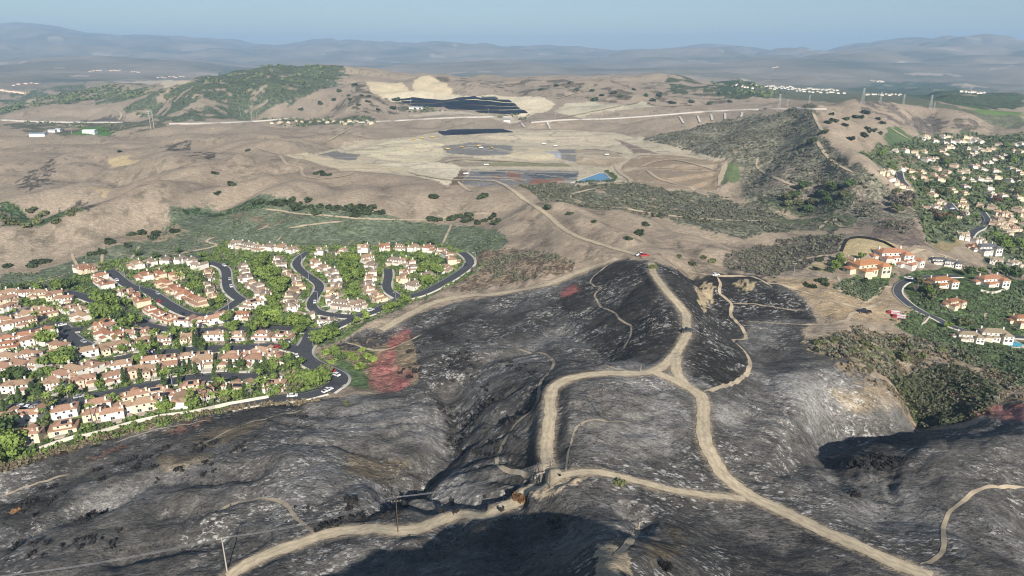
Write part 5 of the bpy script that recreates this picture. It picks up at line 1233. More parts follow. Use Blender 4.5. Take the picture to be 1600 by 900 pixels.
BELTS = [  # outline, count, radius, kinds, leaf mix, phrase
 ("402 405 425 402 432 425 450 440 462 452 450 475 430 505 400 500 408 470 400 440 395 420", 34, 3.2, ("tree", "tree", "big"), ("mid", "bright", "mid"), "in the belt left of the serpentine street"),
 ("545 400 566 405 570 440 572 455 585 470 560 478 540 460 532 430 535 412", 26, 3.0, ("tree",), ("mid", "bright", "mid"), "in the belt between serpentine and dead-end streets"),
 ("150 480 172 482 205 500 225 512 200 520 160 512 145 500", 15, 4.0, ("big", "tree"), ("dark", "mid"), "in the dark clump beside the wooded boulevard"),
 ("225 500 250 502 300 506 380 508 440 508 480 505 480 515 440 520 380 521 300 522 250 520", 26, 3.0, ("tree",), ("mid", "mid", "bright"), "along the wooded boulevard above the second street"),
 ("150 455 185 470 210 488 235 500 225 506 195 492 160 478", 16, 2.8, ("tree",), ("mid", "dark"), "between the long row and the boulevard kerb"),
 ("0 447 50 445 100 448 125 452 145 462 110 460 60 458 0 458", 16, 3.0, ("tree",), ("mid", "dark"), "in the line behind the far-left top row"),
 ("312 430 328 445 345 470 360 480 330 486 310 470 300 450", 16, 2.6, ("tree",), ("mid", "bright", "dark"), "inside the western loop road"),
 ("650 425 675 415 690 430 670 455 650 462 655 440", 12, 2.6, ("tree",), ("mid", "bright"), "inside the eastern bend"),
 ("555 500 575 490 600 480 640 470 645 474 610 488 580 505 545 520", 12, 2.4, ("tree",), ("mid", "bright"), "on the bank below the ring road"),
 ("500 520 520 520 520 535 500 548 488 545 492 530", 5, 3.6, ("big",), ("mid", "dark"), "on the corner above the black junction"),
 ("440 500 480 500 482 525 462 525 452 515", 8, 3.2, ("tree",), ("dark", "mid"), "left of the black junction"),
 ("62 532 80 545 110 548 125 560 112 588 80 580 60 560", 14, 3.0, ("tree", "big"), ("mid", "dark", "bright"), "in the clump below the far-left dead end"),
 ("455 600 475 600 510 590 512 602 490 618 470 618", 9, 3.2, ("tree", "big"), ("mid", "olive"), "at the street end beside the burn"),
 ("0 685 30 690 40 705 20 728 0 735", 6, 3.8, ("big",), ("dark", "bright"), "at the lower left corner of the estate"),
 ("500 552 535 552 545 575 530 585 510 570", 6, 2.4, ("tree",), ("mid", "dark"), "on the green toe of the scorched slope"),
 ("210 398 260 396 330 398 330 403 260 405 212 408", 9, 2.4, ("tree",), ("dark", "mid"), "behind the back row under the green hillside"),
 ("540 380 600 380 690 379 700 384 600 387 545 388", 13, 2.2, ("tree",), ("dark", "mid"), "in the shrub line behind the oval lawn row"),
 ("375 540 470 535 480 560 470 580 375 585 372 560", 12, 2.6, ("tree",), ("mid", "dark"), "at the right end of the second street"),
 ("180 520 370 525 372 585 190 600", 24, 2.3, ("tree",), ("mid", "bright", "dark"), "between the second and front streets"),
 ("0 590 180 570 190 610 0 630", 16, 2.6, ("tree",), ("mid", "dark", "bright"), "at the left above the front street"),
 ("0 640 440 590 460 615 200 655 0 700", 26, 2.2, ("tree",), ("mid", "olive", "bright"), "in front-row gardens above the burn"),
]
for s, n_, rad, kinds, leaves, where in BELTS:
    for x, y in spots_in(s, max(3, int(n_ * .62)), rad):
        kd = trng.choice(kinds); lf = trng.choice(leaves); NTREE[0] += 1
        plant(x, y, kd, lf, rad / 3.0 * trng.uniform(.85, 1.2) * (.75 if kd == "big" else 1), "%s tree %s" % ("large " + TNAME[lf] if kd == "big" else TNAME[lf], where), "trees " + where)
for s, n_, where in (("0 640 440 590 460 615 200 655 0 690", 22, "in front-row gardens above the burn"), ("180 520 470 525 470 585 190 600", 18, "between the second and the front streets"), ("225 420 310 430 340 480 270 480 240 440", 8, "inside the western loop road"),
                     ("500 395 560 400 560 470 500 470", 8, "beside the serpentine street"), ("590 400 700 420 640 460 590 460", 9, "inside the eastern bend"), ("0 470 130 500 90 560 0 570", 8, "in the far-left streets"), ("60 455 200 470 240 500 180 480", 4, "by the boulevard junction")):
    for x, y in spots_in(s, n_, 1.2): plant(x, y, "palm", None, trng.uniform(.8, 1.15), "feathery palm " + where, "palms " + where)
for s, n_, where in (("180 520 470 525 470 585 190 600", 26, "squeezed between houses of the second street"), ("0 600 440 590 440 615 0 690", 16, "squeezed between the front-row houses")):
    for x, y in spots_in(s, n_, .8): plant(x, y, "cypress", None, trng.uniform(.8, 1.15), "dark columnar cypress " + where, "cypresses " + where)
# garden bushes round the houses
for x, y, where in ROW_CENTRES:
    pass
# trees of the right-hand valley
RB = [
 ("1385 300 1420 305 1440 325 1432 350 1400 345", 16, 4.6, "big", ("grey", "dark", "olive"), "in the grey grove left of the valley estate"),
 ("1425 285 1450 292 1500 290 1500 312 1470 312 1440 300", 12, 4.2, "big", ("dark", "olive"), "in the dark belt through the valley estate"),
 ("1440 230 1480 240 1520 250 1500 262 1460 258", 12, 4.6, "big", ("olive", "mid"), "in the belt below the stepped valley terrace"),
 ("1455 335 1520 345 1500 365 1450 360", 12, 4.0, "big", ("grey", "rust", "dark"), "in the belt left of the winding road"),
 ("1540 290 1600 285 1600 312 1550 320", 9, 4.2, "big", ("olive", "mid", "rust"), "at the right edge of the valley estate"),
 ("1560 365 1600 360 1600 420 1570 415 1545 385", 11, 4.4, "big", ("mid", "olive"), "right of the modern white house"),
 ("1210 300 1250 300 1330 296 1340 312 1300 328 1220 326", 22, 5.0, "big", ("dark", "olive"), "in the dark grove on the valley floor"),
 ("1300 408 1330 402 1345 408 1330 420 1305 424", 9, 2.8, "tree", ("mid", "bright"), "around the orange-roofed mansions"),
 ("1375 412 1400 414 1420 422 1395 424", 4, 2.4, "tree", ("mid",), "between orange-roofed and white mansions"),
 ("1420 440 1450 445 1480 460 1500 470 1460 475 1430 465", 13, 3.0, "tree", ("olive", "grey", "mid"), "in the thicket right of the curving road"),
 ("1480 420 1540 425 1600 425 1600 445 1560 440 1490 438", 13, 3.2, "tree", ("mid", "bright", "dark"), "behind the right-hand mansions"),
 ("1470 495 1500 505 1530 510 1500 525 1475 515", 8, 2.6, "tree", ("bright", "olive"), "beside the low white houses at right"),
 ("1560 225 1600 235 1600 262 1560 255", 8, 4.6, "big", ("mid", "bright"), "on the green bank at the far right"),
 ("1370 235 1400 250 1430 262 1400 268 1375 262", 9, 4.0, "big", ("mid",), "on the green bank above the dark cul-de-sac"),
]
for s, n_, rad, kd, leaves, where in RB:
    for x, y in spots_in(s, max(3, int(n_ * .6)), rad):
        lf = trng.choice(leaves); NTREE[0] += 1
        plant(x, y, kd, lf, rad / (5.0 if kd == "big" else 3.0) * trng.uniform(.7, 1.05), "%s tree %s" % (("large " if kd == "big" else "") + TNAME[lf], where), "trees " + where)
# single bushes that can be pointed at on the dry hills
SOLO = [
 ("678 310 754 309", 2.9, "oak", "round dark bush alone on bare slope below the earthworks", "lone bushes below the earthworks"),
 ("335 272 340 303 361 290 186 238 388 236", 1.9, "oak", "small dark bush alone on the smooth brown hill at left", "lone bushes on the left brown hill"),
 ("493 273 504 274 500 270 515 274", 2.2, "oak", "dark bush inside the hairpin of the pale track", "bushes in the track hairpin"),
 ("857 326", 3.0, "oak", "dark round bush at the fork of the ridge track", None),
 ("1001 363 890 335 928 347 1008 352 981 374 1030 338 998 368", 1.7, "oak", "small bush on the brown flank right of the ridge track", "bushes right of the ridge track"),
 ("1080 413 1112 410 1098 404 1020 419 1060 402", 1.6, "olive", "low bush on the brown slope behind the burnt knob", "bushes behind the burnt knob"),
 ("402 318 410 317 420 319 430 321 440 322 450 320 459 312 460 322 466 328 470 320 480 316 485 325 500 324 495 333 474 326 436 317", 2.4, "oak", "dark bush in the left thicket topping the green hillside", "left hilltop thicket"),
 ("515 325 522 328 530 327 540 327 546 331 550 326 556 334 562 325 570 329 578 329 550 338 560 338 594 335 571 334 583 326", 2.3, "oak", "dark bush in the middle cluster topping the green hillside", "middle hilltop bushes"),
 ("672 344 680 345 688 345 702 344 708 343 717 340 725 341 734 338 735 345 726 347 748 348 757 346 767 343 771 338 775 349 745 350", 2.3, "oak", "dark bush in the right cluster topping the green hillside", "right hilltop bushes"),
 ("1300 180 1302 190 1322 188 1338 184 1345 185 1354 202 1357 207 1365 206 1376 210 1349 213 1328 219 1294 193 1289 208 1270 222 1320 197 1378 193 1372 187 1352 178", 3.0, "oak", "dark bush dotting the brown hillside right of the dark spur", "bushes on the brown spur"),
 ("548 157 522 157 500 163 560 165 575 160 590 172 470 172 545 150 565 150 530 143 612 170 575 152 555 133 620 158", 3.6, "oak", "dark bush dotting the slope left of the pale cut", "bushes left of the pale cut"),
 ("900 141 925 143 940 150 960 146 990 141 970 152 1030 150 1050 162 1010 150 870 135 845 141 1080 160 1110 163 1140 160 1020 158 890 130 930 158", 3.8, "oak", "dark bush dotting the brown hills right of the pale cut", "bushes right of the pale cut"),
 ("42 355 20 352 60 340 68 336 110 336 90 348 5 337 8 345 55 345 62 348 50 330 115 330", 2.3, "olive", "leafy bush in the side valley at the left edge", "bushes in the left side valley"),
 ("145 399 160 395 60 412 50 416 70 410 200 385 170 380 175 377 12 417 245 365 240 372 272 363 222 366 205 368", 2.2, "oak", "dark bush on the left brown and green boundary", "bushes on the left boundary"),
 ("545 556 556 562 567 548 573 556 560 575 520 566 512 552 579 562", 1.5, "bright", "green bush surviving on the scorched toe of the slope", "surviving bushes on the scorched toe"),
 ("1305 534 1280 536 1345 540 1360 546 1330 550 1410 560 1470 548 1440 558 1420 545 1400 535 1510 560", 1.7, "olive", "yellowish bush on the dry flank right of the burn", "bushes on the dry flank"),
 ("1350 440 1285 441 1290 446 1268 449 1260 446 1295 424 1275 422 1280 408", 1.6, "oak", "dark bush on the dry bank below the left mansion", "bushes below the left mansion"),
]
for s, rad, leaf, lab, grp in SOLO:
    pp = pts(s); W3 = hit(pp, Z)
    for x, y, z in W3:
        plant(x, y, "bush", leaf, rad / 1.9 * trng.uniform(1.1, 1.75), lab, grp)
for u, v, leaf, sc, lab in ((811, 783, "scorch", .85, "orange scorched bush at the edge of the shaded hollow"), (868, 820, "grey", 1.1, "pale leafless bush inside the shaded hollow"), (26, 799, "scorch", .55, "orange scorched bush at the lower left"), (1036, 886, "char", .7, "charred bush at the bottom of the view right of the sandy pad"),
                            (970, 757, "olive", .8, "olive bush beside the narrow cross track"), (540, 632, "olive", .9, "olive bush at the foot of the estate corner")):
    x, y, z = hit([(u, v)], Z)[0]; plant(x, y, "bush", leaf, sc, lab, None)

# ---- mass vegetation that nobody could count: one joined mesh per cover
def scatter(name, regions, mat, size, tri=14, seed=1, zs=.7, leafsize=.5, keepfn=None, rad=0):
    r_ = np.random.RandomState(seed); Vs = []; Fs = []; o = 0
    protos = [leaf_np(r_, tri, 1.0, zs, zs * .4, leafsize, 4, 'dome') for _ in range(5)]
    P_ = []
    for s, n_ in regions:
        w = world_poly(s); lo = w.min(0); hi = w.max(0); k = 0; tr = 0
        while k < n_ and tr < 12:
            m = n_ * 3; tr += 1
            x = r_.uniform(lo[0], hi[0], m); y = r_.uniform(lo[1], hi[1], m); q = inside(x, y, w)
            if keepfn is not None: q &= keepfn(x, y)
            x, y = x[q][: n_ - k], y[q][: n_ - k]
            P_.append(np.stack([x, y], 1)); k += len(x)
    P_ = np.vstack(P_)
    if rad:
        ok = np.ones(len(P_), bool)
        for hx, hy, h_ in HOUSES: ok &= (P_[:, 0] - hx) ** 2 + (P_[:, 1] - hy) ** 2 > (h_ + rad) ** 2
        for i0 in range(0, len(P_), 500):
            d = (P_[i0:i0 + 500, None, 0] - ROADW[None, :, 0]) ** 2 + (P_[i0:i0 + 500, None, 1] - ROADW[None, :, 1]) ** 2
            ok[i0:i0 + 500] &= ((np.sqrt(d) - ROADW[None, :, 2]).min(1) > rad * .5 + 1.5)
        P_ = P_[ok]
    pz = ground(P_[:, 0], P_[:, 1])
    for i in range(len(P_)):
        V, F = protos[i % 5]; s = size * r_.uniform(.5, 1.35); a = r_.uniform(0, 6.28); ca, sa = math.cos(a), math.sin(a)
        Vs.append(np.stack([(V[:, 0] * ca - V[:, 1] * sa) * s + P_[i, 0], (V[:, 0] * sa + V[:, 1] * ca) * s + P_[i, 1], V[:, 2] * s + pz[i]], 1)); Fs.append(F + o); o += len(V)
    ob = mesh_np(name, np.vstack(Vs), np.vstack(Fs), mat); ob["kind"] = "stuff"; return ob
def patchy(sc, cut, sd):
    return lambda x, y: fbm(x, y, sc, 3, sd) > cut
M_ST = {k: leaf_mat("mass_" + k, c, .5, 0) for k, c in (("scrub", (0.135, 0.135, 0.095)), ("green", (0.115, 0.142, 0.082)), ("brush", (0.085, 0.095, 0.052)), ("garden", (0.13, 0.185, 0.052)), ("garden2", (0.15, 0.20, 0.058)), ("garden3", (0.075, 0.11, 0.042)), ("char", (0.030, 0.028, 0.027)), ("dry", (0.19, 0.155, 0.10)), ("sage", (0.14, 0.14, 0.10)), ("valley", (0.125, 0.15, 0.075)))}
scatter("dense_brush", [("1414 590 1440 580 1500 578 1560 606 1545 640 1475 668 1445 655 1430 622", 1500), ("1385 585 1420 590 1450 668 1430 650", 120)], M_ST["brush"], 1.35, 14, 5)
scatter("rust_brush", [("1490 615 1545 618 1550 645 1500 652 1480 640", 160), ("1430 590 1540 600 1500 640 1440 640", 90)], leaf_mat("mass_rust", (0.17, 0.10, 0.075), .5, 0), 1.2, 12, 25)
scatter("grey_brush", [("1420 585 1500 578 1570 610 1545 640 1475 655 1440 640", 420)], leaf_mat("mass_grey", (0.15, 0.145, 0.115), .5, 0), 1.25, 12, 26)
scatter("dry_brush", [("1255 535 1340 510 1450 530 1600 592 1600 645 1540 645 1415 640 1340 585", 700)], M_ST["dry"], .9, 10, 6, keepfn=patchy(18, .0, 5))
scatter("sage_brush", [("1255 535 1340 510 1450 530 1600 592 1600 610 1430 590 1340 585", 600), ("730 440 745 400 830 392 900 408 820 440", 500)], M_ST["sage"], 1.1, 10, 7, keepfn=patchy(18, .05, 6))
scatter("hedge_rows", [("1300 458 1318 440 1350 424 1400 428 1384 448 1352 477 1330 472", 500), ("1392 500 1420 485 1450 492 1500 520 1600 535 1600 600 1500 565 1440 532", 500), ("1430 450 1480 470 1600 450 1600 520 1500 505 1430 475", 700)], M_ST["green"], 1.0, 10, 8, rad=1)
scatter("valley_scrub", [("1005 218 1060 205 1110 190 1180 179 1268 175 1276 215 1305 250 1350 282 1400 315 1430 345 1420 362 1290 338 1170 318 1160 262 1120 246", 1700), ("805 288 850 284 1000 292 1112 302 1250 338 1335 352 1200 372 1060 356 930 330 870 318", 1500)], M_ST["scrub"], 1.8, 12, 9, keepfn=patchy(60, -.15, 7))
scatter("knoll_scrub", [("1150 395 1200 380 1300 364 1322 370 1310 392 1260 412 1200 432 1130 415", 900)], M_ST["scrub"], 1.1, 10, 10)
scatter("hillside_cover", [(GS, 2600)], M_ST["green"], 1.1, 8, 11, .5, keepfn=patchy(22, .05, 8), rad=1)
scatter("far_woods", [("300 125 345 107 420 110 540 116 520 135 470 150 400 165 330 160 200 180 200 165", 900), ("0 160 60 150 240 135 240 145 100 160 0 176", 500), ("1100 126 1170 128 1230 150 1200 158 1120 148", 500)], M_ST["valley"], 5.5, 12, 12, .6, keepfn=patchy(110, .02, 9))
scatter("valley_woods", [("1340 250 1400 262 1430 290 1425 330 1450 372 1530 385 1560 430 1600 430 1600 205 1440 212 1370 230", 2000)], M_ST["valley"], 2.7, 14, 13, .8, rad=3)
scatter("roadside_trees", [("390 188 470 187 590 186 590 196 430 197", 90), ("0 196 120 203 200 208 190 196 40 192", 70), ("615 168 660 166 700 174 640 176", 40), ("790 176 830 180 820 186 770 184", 25)], M_ST["valley"], 3.4, 12, 27, .8)
scatter("valley_gardens", [("1380 262 1430 270 1600 260 1600 345 1500 345 1440 320", 700)], M_ST["garden"], 1.9, 12, 14, .8, rad=1)
scatter("garden_shrubs", [(NEIGH, 3600)], M_ST["garden"], 1.5, 12, 15, .8, rad=.6)
scatter("lime_shrubs", [(NEIGH, 2200)], M_ST["garden2"], 1.3, 12, 16, .8, rad=.6)
scatter("shade_shrubs", [(NEIGH, 1500)], M_ST["garden3"], 1.4, 12, 17, .9, rad=.8)
scatter("estate_edge_brush", [("0 745 0 728 60 708 150 684 260 650 360 636 450 625 500 620 500 626 430 634 360 643 260 661 150 694 60 722", 520)], M_ST["dry"], .9, 10, 18)
scatter("charred_stubble", [("100 760 400 650 640 610 800 480 950 420 1030 415 1250 470 1260 540 1400 620 1440 690 1600 700 1600 890 1000 890 400 890 100 880", 5200)], M_ST["char"], .36, 7, 19, 1.1, .3, keepfn=patchy(30, .0, 10), rad=2)
scatter("charred_shrubs", [("0 770 200 720 480 640 480 660 300 760 250 860 0 880", 100), ("600 560 700 520 860 590 830 700 700 720 690 640", 160), ("440 790 640 780 830 760 800 790 600 820 450 835", 45), ("1320 720 1420 700 1400 760 1330 780", 40)], M_ST["char"], 1.1, 22, 20, .9, .4, keepfn=patchy(16, .1, 11))
# ------------------------------------------------------------------ poles, wires, pylons
M_STEEL = newmat("galvanised_steel", (0.42, 0.43, 0.43), .55, .08, 2, .4)
M_POLE = newmat("weathered_pole_wood", (0.10, 0.075, 0.055), .9, .2, 2)
M_PALEPOLE = newmat("pale_pole_wood", (0.40, 0.37, 0.33), .85, .12, 2)
M_WIRE = newmat("conductor", (0.30, 0.30, 0.31), .5)
M_INS = newmat("insulator_glaze", (0.5, 0.48, 0.44), .4)
def cyl(b, p, q, ra, rb, n=8, m=0):
    p = Vector(p); q = Vector(q); ax = (q - p).normalized(); s_ = ax.orthogonal().normalized(); t_ = ax.cross(s_); V = []
    for (c, r_) in ((p, ra), (q, rb)):
        for i in range(n): a = i * 2 * math.pi / n; V.append(c + s_ * r_ * math.cos(a) + t_ * r_ * math.sin(a))
    b.add(V, [(i, (i + 1) % n, n + (i + 1) % n, n + i) for i in range(n)] + [tuple(range(n))[::-1], tuple(range(n, 2 * n))], m)
def utility_pole(u, v, h, arms, mat, label, rz=0.0, rad=.17, group=None):
    x, y, z = hit([(u, v)], Z)[0]; root = link("utility_pole", None); root.location = (x, y, z); root.rotation_euler = (0, 0, rz)
    b = MB(); cyl(b, (0, 0, -1), (0, 0, h), rad, rad * .65); b.build("pole", mat, root)
    for k in range(arms):
        zz = h - .5 - k * 1.3; a = MB(); a.box(-1.5, 1.5, -.07 + rad, .09 + rad, zz - .09, zz + .09); ao = a.build("crossarm", mat, root)
        for xx in (-1.35, -.5, .5, 1.35):
            i_ = MB(); cyl(i_, (xx, rad, zz + .09), (xx, rad, zz + .42), .07, .05, 6); i_.build("insulator", M_INS, ao)
    return tag(root, label, "utility pole", group), Vector((x, y, z)), h
PA = utility_pole(355, 893, 12.0, 1, M_PALEPOLE, "pale tapered pole at the lower left beside the end of the dirt road", .3, .22)
PB = utility_pole(622, 832, 12.5, 2, M_POLE, "dark pole with double crossarms beside the lower dirt road", .2)
PC = utility_pole(859, 763, 9.5, 2, M_POLE, "dark pole with crossarms at the lower track junction", .5)
PD = utility_pole(939, 652, 11.0, 1, M_POLE, "dark pole standing on the ash plateau between the tracks", .3)
PE = utility_pole(1018, 524, 9.0, 1, M_POLE, "pale little pole on the black slope left of the ridge road", .2, .14)
PF = utility_pole(845, 757, 4.5, 1, M_PALEPOLE, "short pale post with crossarm left of the lower junction", .5, .12)
PG = utility_pole(1001, 582, 3.2, 0, M_PALEPOLE, "short white marker post beside the upper junction", 0, .14)
PI_ = utility_pole(1240, 431, 9.0, 1, M_PALEPOLE, "pale pole on the brown bank left of the mansions", .2, .14)
# off-frame pole to the lower left carries the line on
PH = utility_pole(-60, 960, 12.0, 1, M_PALEPOLE, "pale pole just outside the lower left corner", .3, .22)
def wire(a, b, dx, dz, sag, label):
    p = a[1] + Vector((dx, 0, a[2] - dz)); q = b[1] + Vector((dx, 0, b[2] - dz)); m = MB(); prev = None
    for i in range(25):
        t = i / 24; c = p.lerp(q, t) - Vector((0, 0, sag * 4 * t * (1 - t)))
        if prev is not None: cyl(m, prev, c, .018, .018, 4)
        prev = c
    o = m.build("power_line", M_WIRE); return tag(o, label, "power line", "wires of the lower pole line")
for dx, nm in ((-1.35, "left"), (-.5, "inner left"), (.5, "inner right"), (1.35, "right")):
    wire(PA, PB, dx, .1, 1.8, "%s wire strung from the pale pole to the double-crossarm pole" % nm)
    wire(PH, PA, dx, .1, 1.8, "%s wire running from the pale pole out of the lower left corner" % nm)
    wire(PB, PC, dx, .1, 2.0, "%s wire strung from the double-crossarm pole to the junction pole" % nm)
def pylon(u, v, h, label, group, kind=0):
    x, y, z = hit([(u, v)], Z)[0]; root = link("transmission_tower" if kind else "steel_pole", None); root.location = (x, y, z)
    b = MB()
    if kind:
        w = h * .09
        for sx, sy in ((1, 1), (1, -1), (-1, 1), (-1, -1)): cyl(b, (sx * w, sy * w, -1), (sx * w * .2, sy * w * .2, h), h * .006, h * .004, 4)
        for k in range(5):
            f0, f1 = k / 5, (k + 1) / 5; a0, a1 = w * (1 - .8 * f0), w * (1 - .8 * f1)
            for sx in (1, -1): cyl(b, (-a0 * sx, -a0, h * f0), (a1 * sx, -a1, h * f1), h * .003, h * .003, 4); cyl(b, (-a0, a0 * sx, h * f0), (-a1, -a1 * sx, h * f1), h * .003, h * .003, 4)
        b.build("lattice", M_STEEL, root)
    else:
        cyl(b, (0, 0, -1), (0, 0, h), h * .016, h * .008, 6); b.build("mast", M_PALEPOLE, root)
    for k in range(3):
        a = MB(); zz = h * (.97 - .11 * k); a.box(-h * .085, h * .085, -h * .008, h * .008, zz, zz + h * .014); a.build("crossarm", M_STEEL, root)
    return tag(root, label, "pylon", group)
for g_, lab, sp, kind in (("pylons on the far right ridge", "tall lattice pylon on the brown ridge before the valley town", "1347 162 20;1375 163 16;1411 164 14;1453 171 18;1459 172 10", 1),
                    ("pylons behind the viaduct road", "slim pylon beside the pale highway at upper right", "1217 170 20;1264 163 12;1230 166 10", 1),
                    ("pylons in the left valley", "tall pale mast in the valley at upper left", "236 202 24;241 201 24;112 209 14", 0),
                    ("pylons under the green mountain", "slim pale mast below the green mountain at left", "376 182 12;394 190 13;402 188 12", 0),
                    ("poles below the cut", "slender mast on the slope below the pale cut", "543 174 12;587 180 10;621 176 12;642 166 10;763 178 8", 0),
                    ("poles along the highway", "slender pole beside the pale highway in the middle distance", "940 190 12;970 196 12;830 192 8;868 184 8;1018 183 10", 0)):
    for t in sp.split(";"):
        u, v, hp = map(float, t.split()); w = hit([(u, v)], Z)[0]; d = math.hypot(w[0], w[1]); pylon(u, v, hp * d / FPX * 1.0, lab, g_, kind)

# ------------------------------------------------------------------ vehicles
M_TYRE = newmat("tyre_rubber", (0.02, 0.02, 0.02), .8); M_RIM = newmat("wheel_rim", (0.4, 0.4, 0.42), .4, metallic=.6)
PAINT = {k: newmat("paint_" + k.replace(" ", "_"), c, .35, .04, 1, .5) for k, c in (("white", (.78, .78, .78)), ("red", (.42, .04, .035)), ("dark grey", (.05, .055, .06)), ("silver", (.42, .43, .45)), ("black", (.02, .02, .022)), ("yellow", (.62, .42, .05)))}
M_LAMP = newmat("lamp_lens", (.7, .68, .6), .2)
def wheels(root, xs, hw, r):
    for x in xs:
        for s_ in (-1, 1):
            b = MB(); cyl(b, (x, s_ * (hw - .22), r), (x, s_ * hw, r), r, r, 12); w = b.build("wheel", M_TYRE, root)
            c = MB(); cyl(c, (x, s_ * hw, r), (x, s_ * (hw + .02), r), r * .55, r * .5, 10); c.build("rim", M_RIM, w)
def prism(b, prof, w0, w1=None, m=0):
    """side profile (x, z) extruded across the width"""
    n_ = len(prof); V = [(x, -w0, z) for x, z in prof] + [(x, w0, z) for x, z in prof]
    b.add(V, [tuple(range(n_))[::-1], tuple(range(n_, 2 * n_))] + [(i, (i + 1) % n_, n_ + (i + 1) % n_, n_ + i) for i in range(n_)], m)
def vehicle(kind, u, v, rz, paint, label, cat, sc=1.0, name=None):
    x, y, z = hit([(u, v)], Z)[0]; root = link(name or kind, None); root.location = (x, y, float(ground(x, y)) + .2); root.rotation_euler = (0, 0, rz); root.scale = (sc,) * 3; P_ = PAINT[paint]
    if kind == "car":
        b = MB(); prism(b, [(-2.3, .35), (2.25, .35), (2.3, .75), (1.2, .95), (-1.7, 1.0), (-2.3, .9)], .9); b.build("body", P_, root)
        b = MB(); prism(b, [(-1.7, 1.0), (1.1, .96), (.5, 1.42), (-1.2, 1.46)], .78); b.build("windows", M_GLASS, root)
        b = MB(); prism(b, [(-1.25, 1.462), (.52, 1.425), (.4, 1.5), (-1.1, 1.53)], .74); b.build("roof", P_, root); wheels(root, (-1.4, 1.4), .92, .34)
        for s_ in (-.65, .65): l_ = MB(); l_.box(2.28, 2.34, s_ - .15, s_ + .15, .62, .76); l_.build("headlight", M_LAMP, root)
    elif kind == "pickup":
        b = MB(); prism(b, [(-2.7, .5), (2.6, .5), (2.65, 1.0), (1.2, 1.15), (-.6, 1.15), (-2.7, 1.1)], .95); b.build("body", P_, root)
        b = MB(); prism(b, [(-.7, 1.15), (1.1, 1.13), (.6, 1.75), (-.5, 1.78)], .85); b.build("cab_windows", M_GLASS, root)
        b = MB(); prism(b, [(-.55, 1.785), (.62, 1.755), (.5, 1.84), (-.5, 1.86)], .82); b.build("cab_roof", P_, root)
        b = MB(); b.box(-2.55, -.85, -.8, .8, 1.101, 1.13); b.build("load_bed", M_TYRE, root); wheels(root, (-1.7, 1.7), .97, .4)
        for s_ in (-.65, .65): l_ = MB(); l_.box(2.63, 2.69, s_ - .15, s_ + .15, .8, .94); l_.build("headlight", M_LAMP, root)
    elif kind == "fire_engine":
        b = MB(); b.box(-4.2, 1.7, -1.22, 1.22, .6, 2.75); bo = b.build("equipment_body", P_, root)
        for k in range(4):
            for s_ in (-1, 1): d_ = MB(); yy = s_ * 1.225; d_.box(-4.0 + k * 1.42, -2.75 + k * 1.42, min(yy, yy + s_ * .03), max(yy, yy + s_ * .03), .8, 2.3); d_.build("locker_shutter", PAINT["silver"], bo)
        b = MB(); prism(b, [(1.75, .6), (4.2, .6), (4.25, 1.5), (4.0, 2.65), (1.75, 2.7)], 1.2); ca = b.build("cab", P_, root)
        b = MB(); prism(b, [(1.95, 1.6), (4.2, 1.62), (4.07, 2.4), (1.95, 2.4)], 1.215); b.build("cab_windows", M_GLASS, ca)
        b = MB(); b.box(2.6, 3.2, -1.0, 1.0, 2.7, 2.9); b.build("light_bar", PAINT["red"], ca)
        b = MB(); b.box(-4.1, 1.6, -1.1, 1.1, 2.752, 2.95); b.build("hose_bed_cover", PAINT["white"], root)
        la = MB()
        for s_ in (-.3, .3): la.box(-4.3, 1.8, s_ - .05, s_ + .05, 3.0, 3.1)
        for k in range(12): la.box(-4.1 + k * .5, -4.02 + k * .5, -.25, .25, 3.02, 3.08)
        la.build("ladder", PAINT["silver"], root); wheels(root, (-2.9, -1.6, 3.1), 1.24, .52)
    elif kind == "dump_truck":
        b = MB(); b.box(-4, 3.6, -.9, .9, .9, 1.3); b.build("chassis", M_TYRE, root)
        b = MB(); prism(b, [(-4.4, 1.6), (1.2, 1.35), (1.6, 3.2), (-4.6, 3.0)], 1.6); b.build("tipper_bed", P_, root)
        b = MB(); b.box(1.9, 3.9, -1.3, 1.3, 1.31, 3.2); ca = b.build("cab", P_, root); w_ = MB(); w_.box(3.901, 3.93, -1.1, 1.1, 2.2, 3.0); w_.build("windscreen", M_GLASS, ca); wheels(root, (-2.8, -1.2, 2.9), 1.55, .75)
    for_o = root; return tag(root, label, cat)
vehicle("car", 525, 587, 2.5, "white", "white car parked on the black road bend beside the scorched slope", "car", 1.15)
vehicle("car", 518, 580, 2.5, "red", "red and white vehicle parked just above the white car on the road bend", "car", 1.15)
vehicle("car", 558, 502, .5, "red", "small red vehicle on the ring road above the bank", "car")
vehicle("car", 98, 509, .6, "white", "white car in the far-left dead-end court", "car")
vehicle("car", 131, 535, -.6, "silver", "silver car at the lower end of the far-left dead end", "car")
vehicle("car", 36, 637, .2, "white", "white car parked on the front street at the left", "car", 1.15)
vehicle("car", 457, 620, .2, "white", "white car on the lane above the burnt edge", "car", 1.1)
vehicle("pickup", 512, 612, .9, "white", "white pickup at the end of the lane by the burnt corner", "pickup", 1.1)
vehicle("pickup", 1073, 519, .3, "dark grey", "dark pickup parked on the wide spot of the ridge dirt road", "pickup", 1.15)
vehicle("pickup", 1001, 400, .2, "white", "white pickup on the track behind the burnt knob", "pickup", 1.3)
vehicle("car", 1007, 401, .2, "red", "red car next to the white pickup behind the burnt knob", "car", 1.4)
vehicle("pickup", 1350, 489, 2.9, "black", "dark pickup on the dry saddle left of the fire engines", "pickup", 1.4)
vehicle("fire_engine", 1395, 492, 2.85, "red", "red fire engine with white top, upper one on the dry saddle", "fire engine", .85)
vehicle("fire_engine", 1404, 498, 2.8, "red", "red fire engine, lower one on the dry saddle", "fire engine", .85)
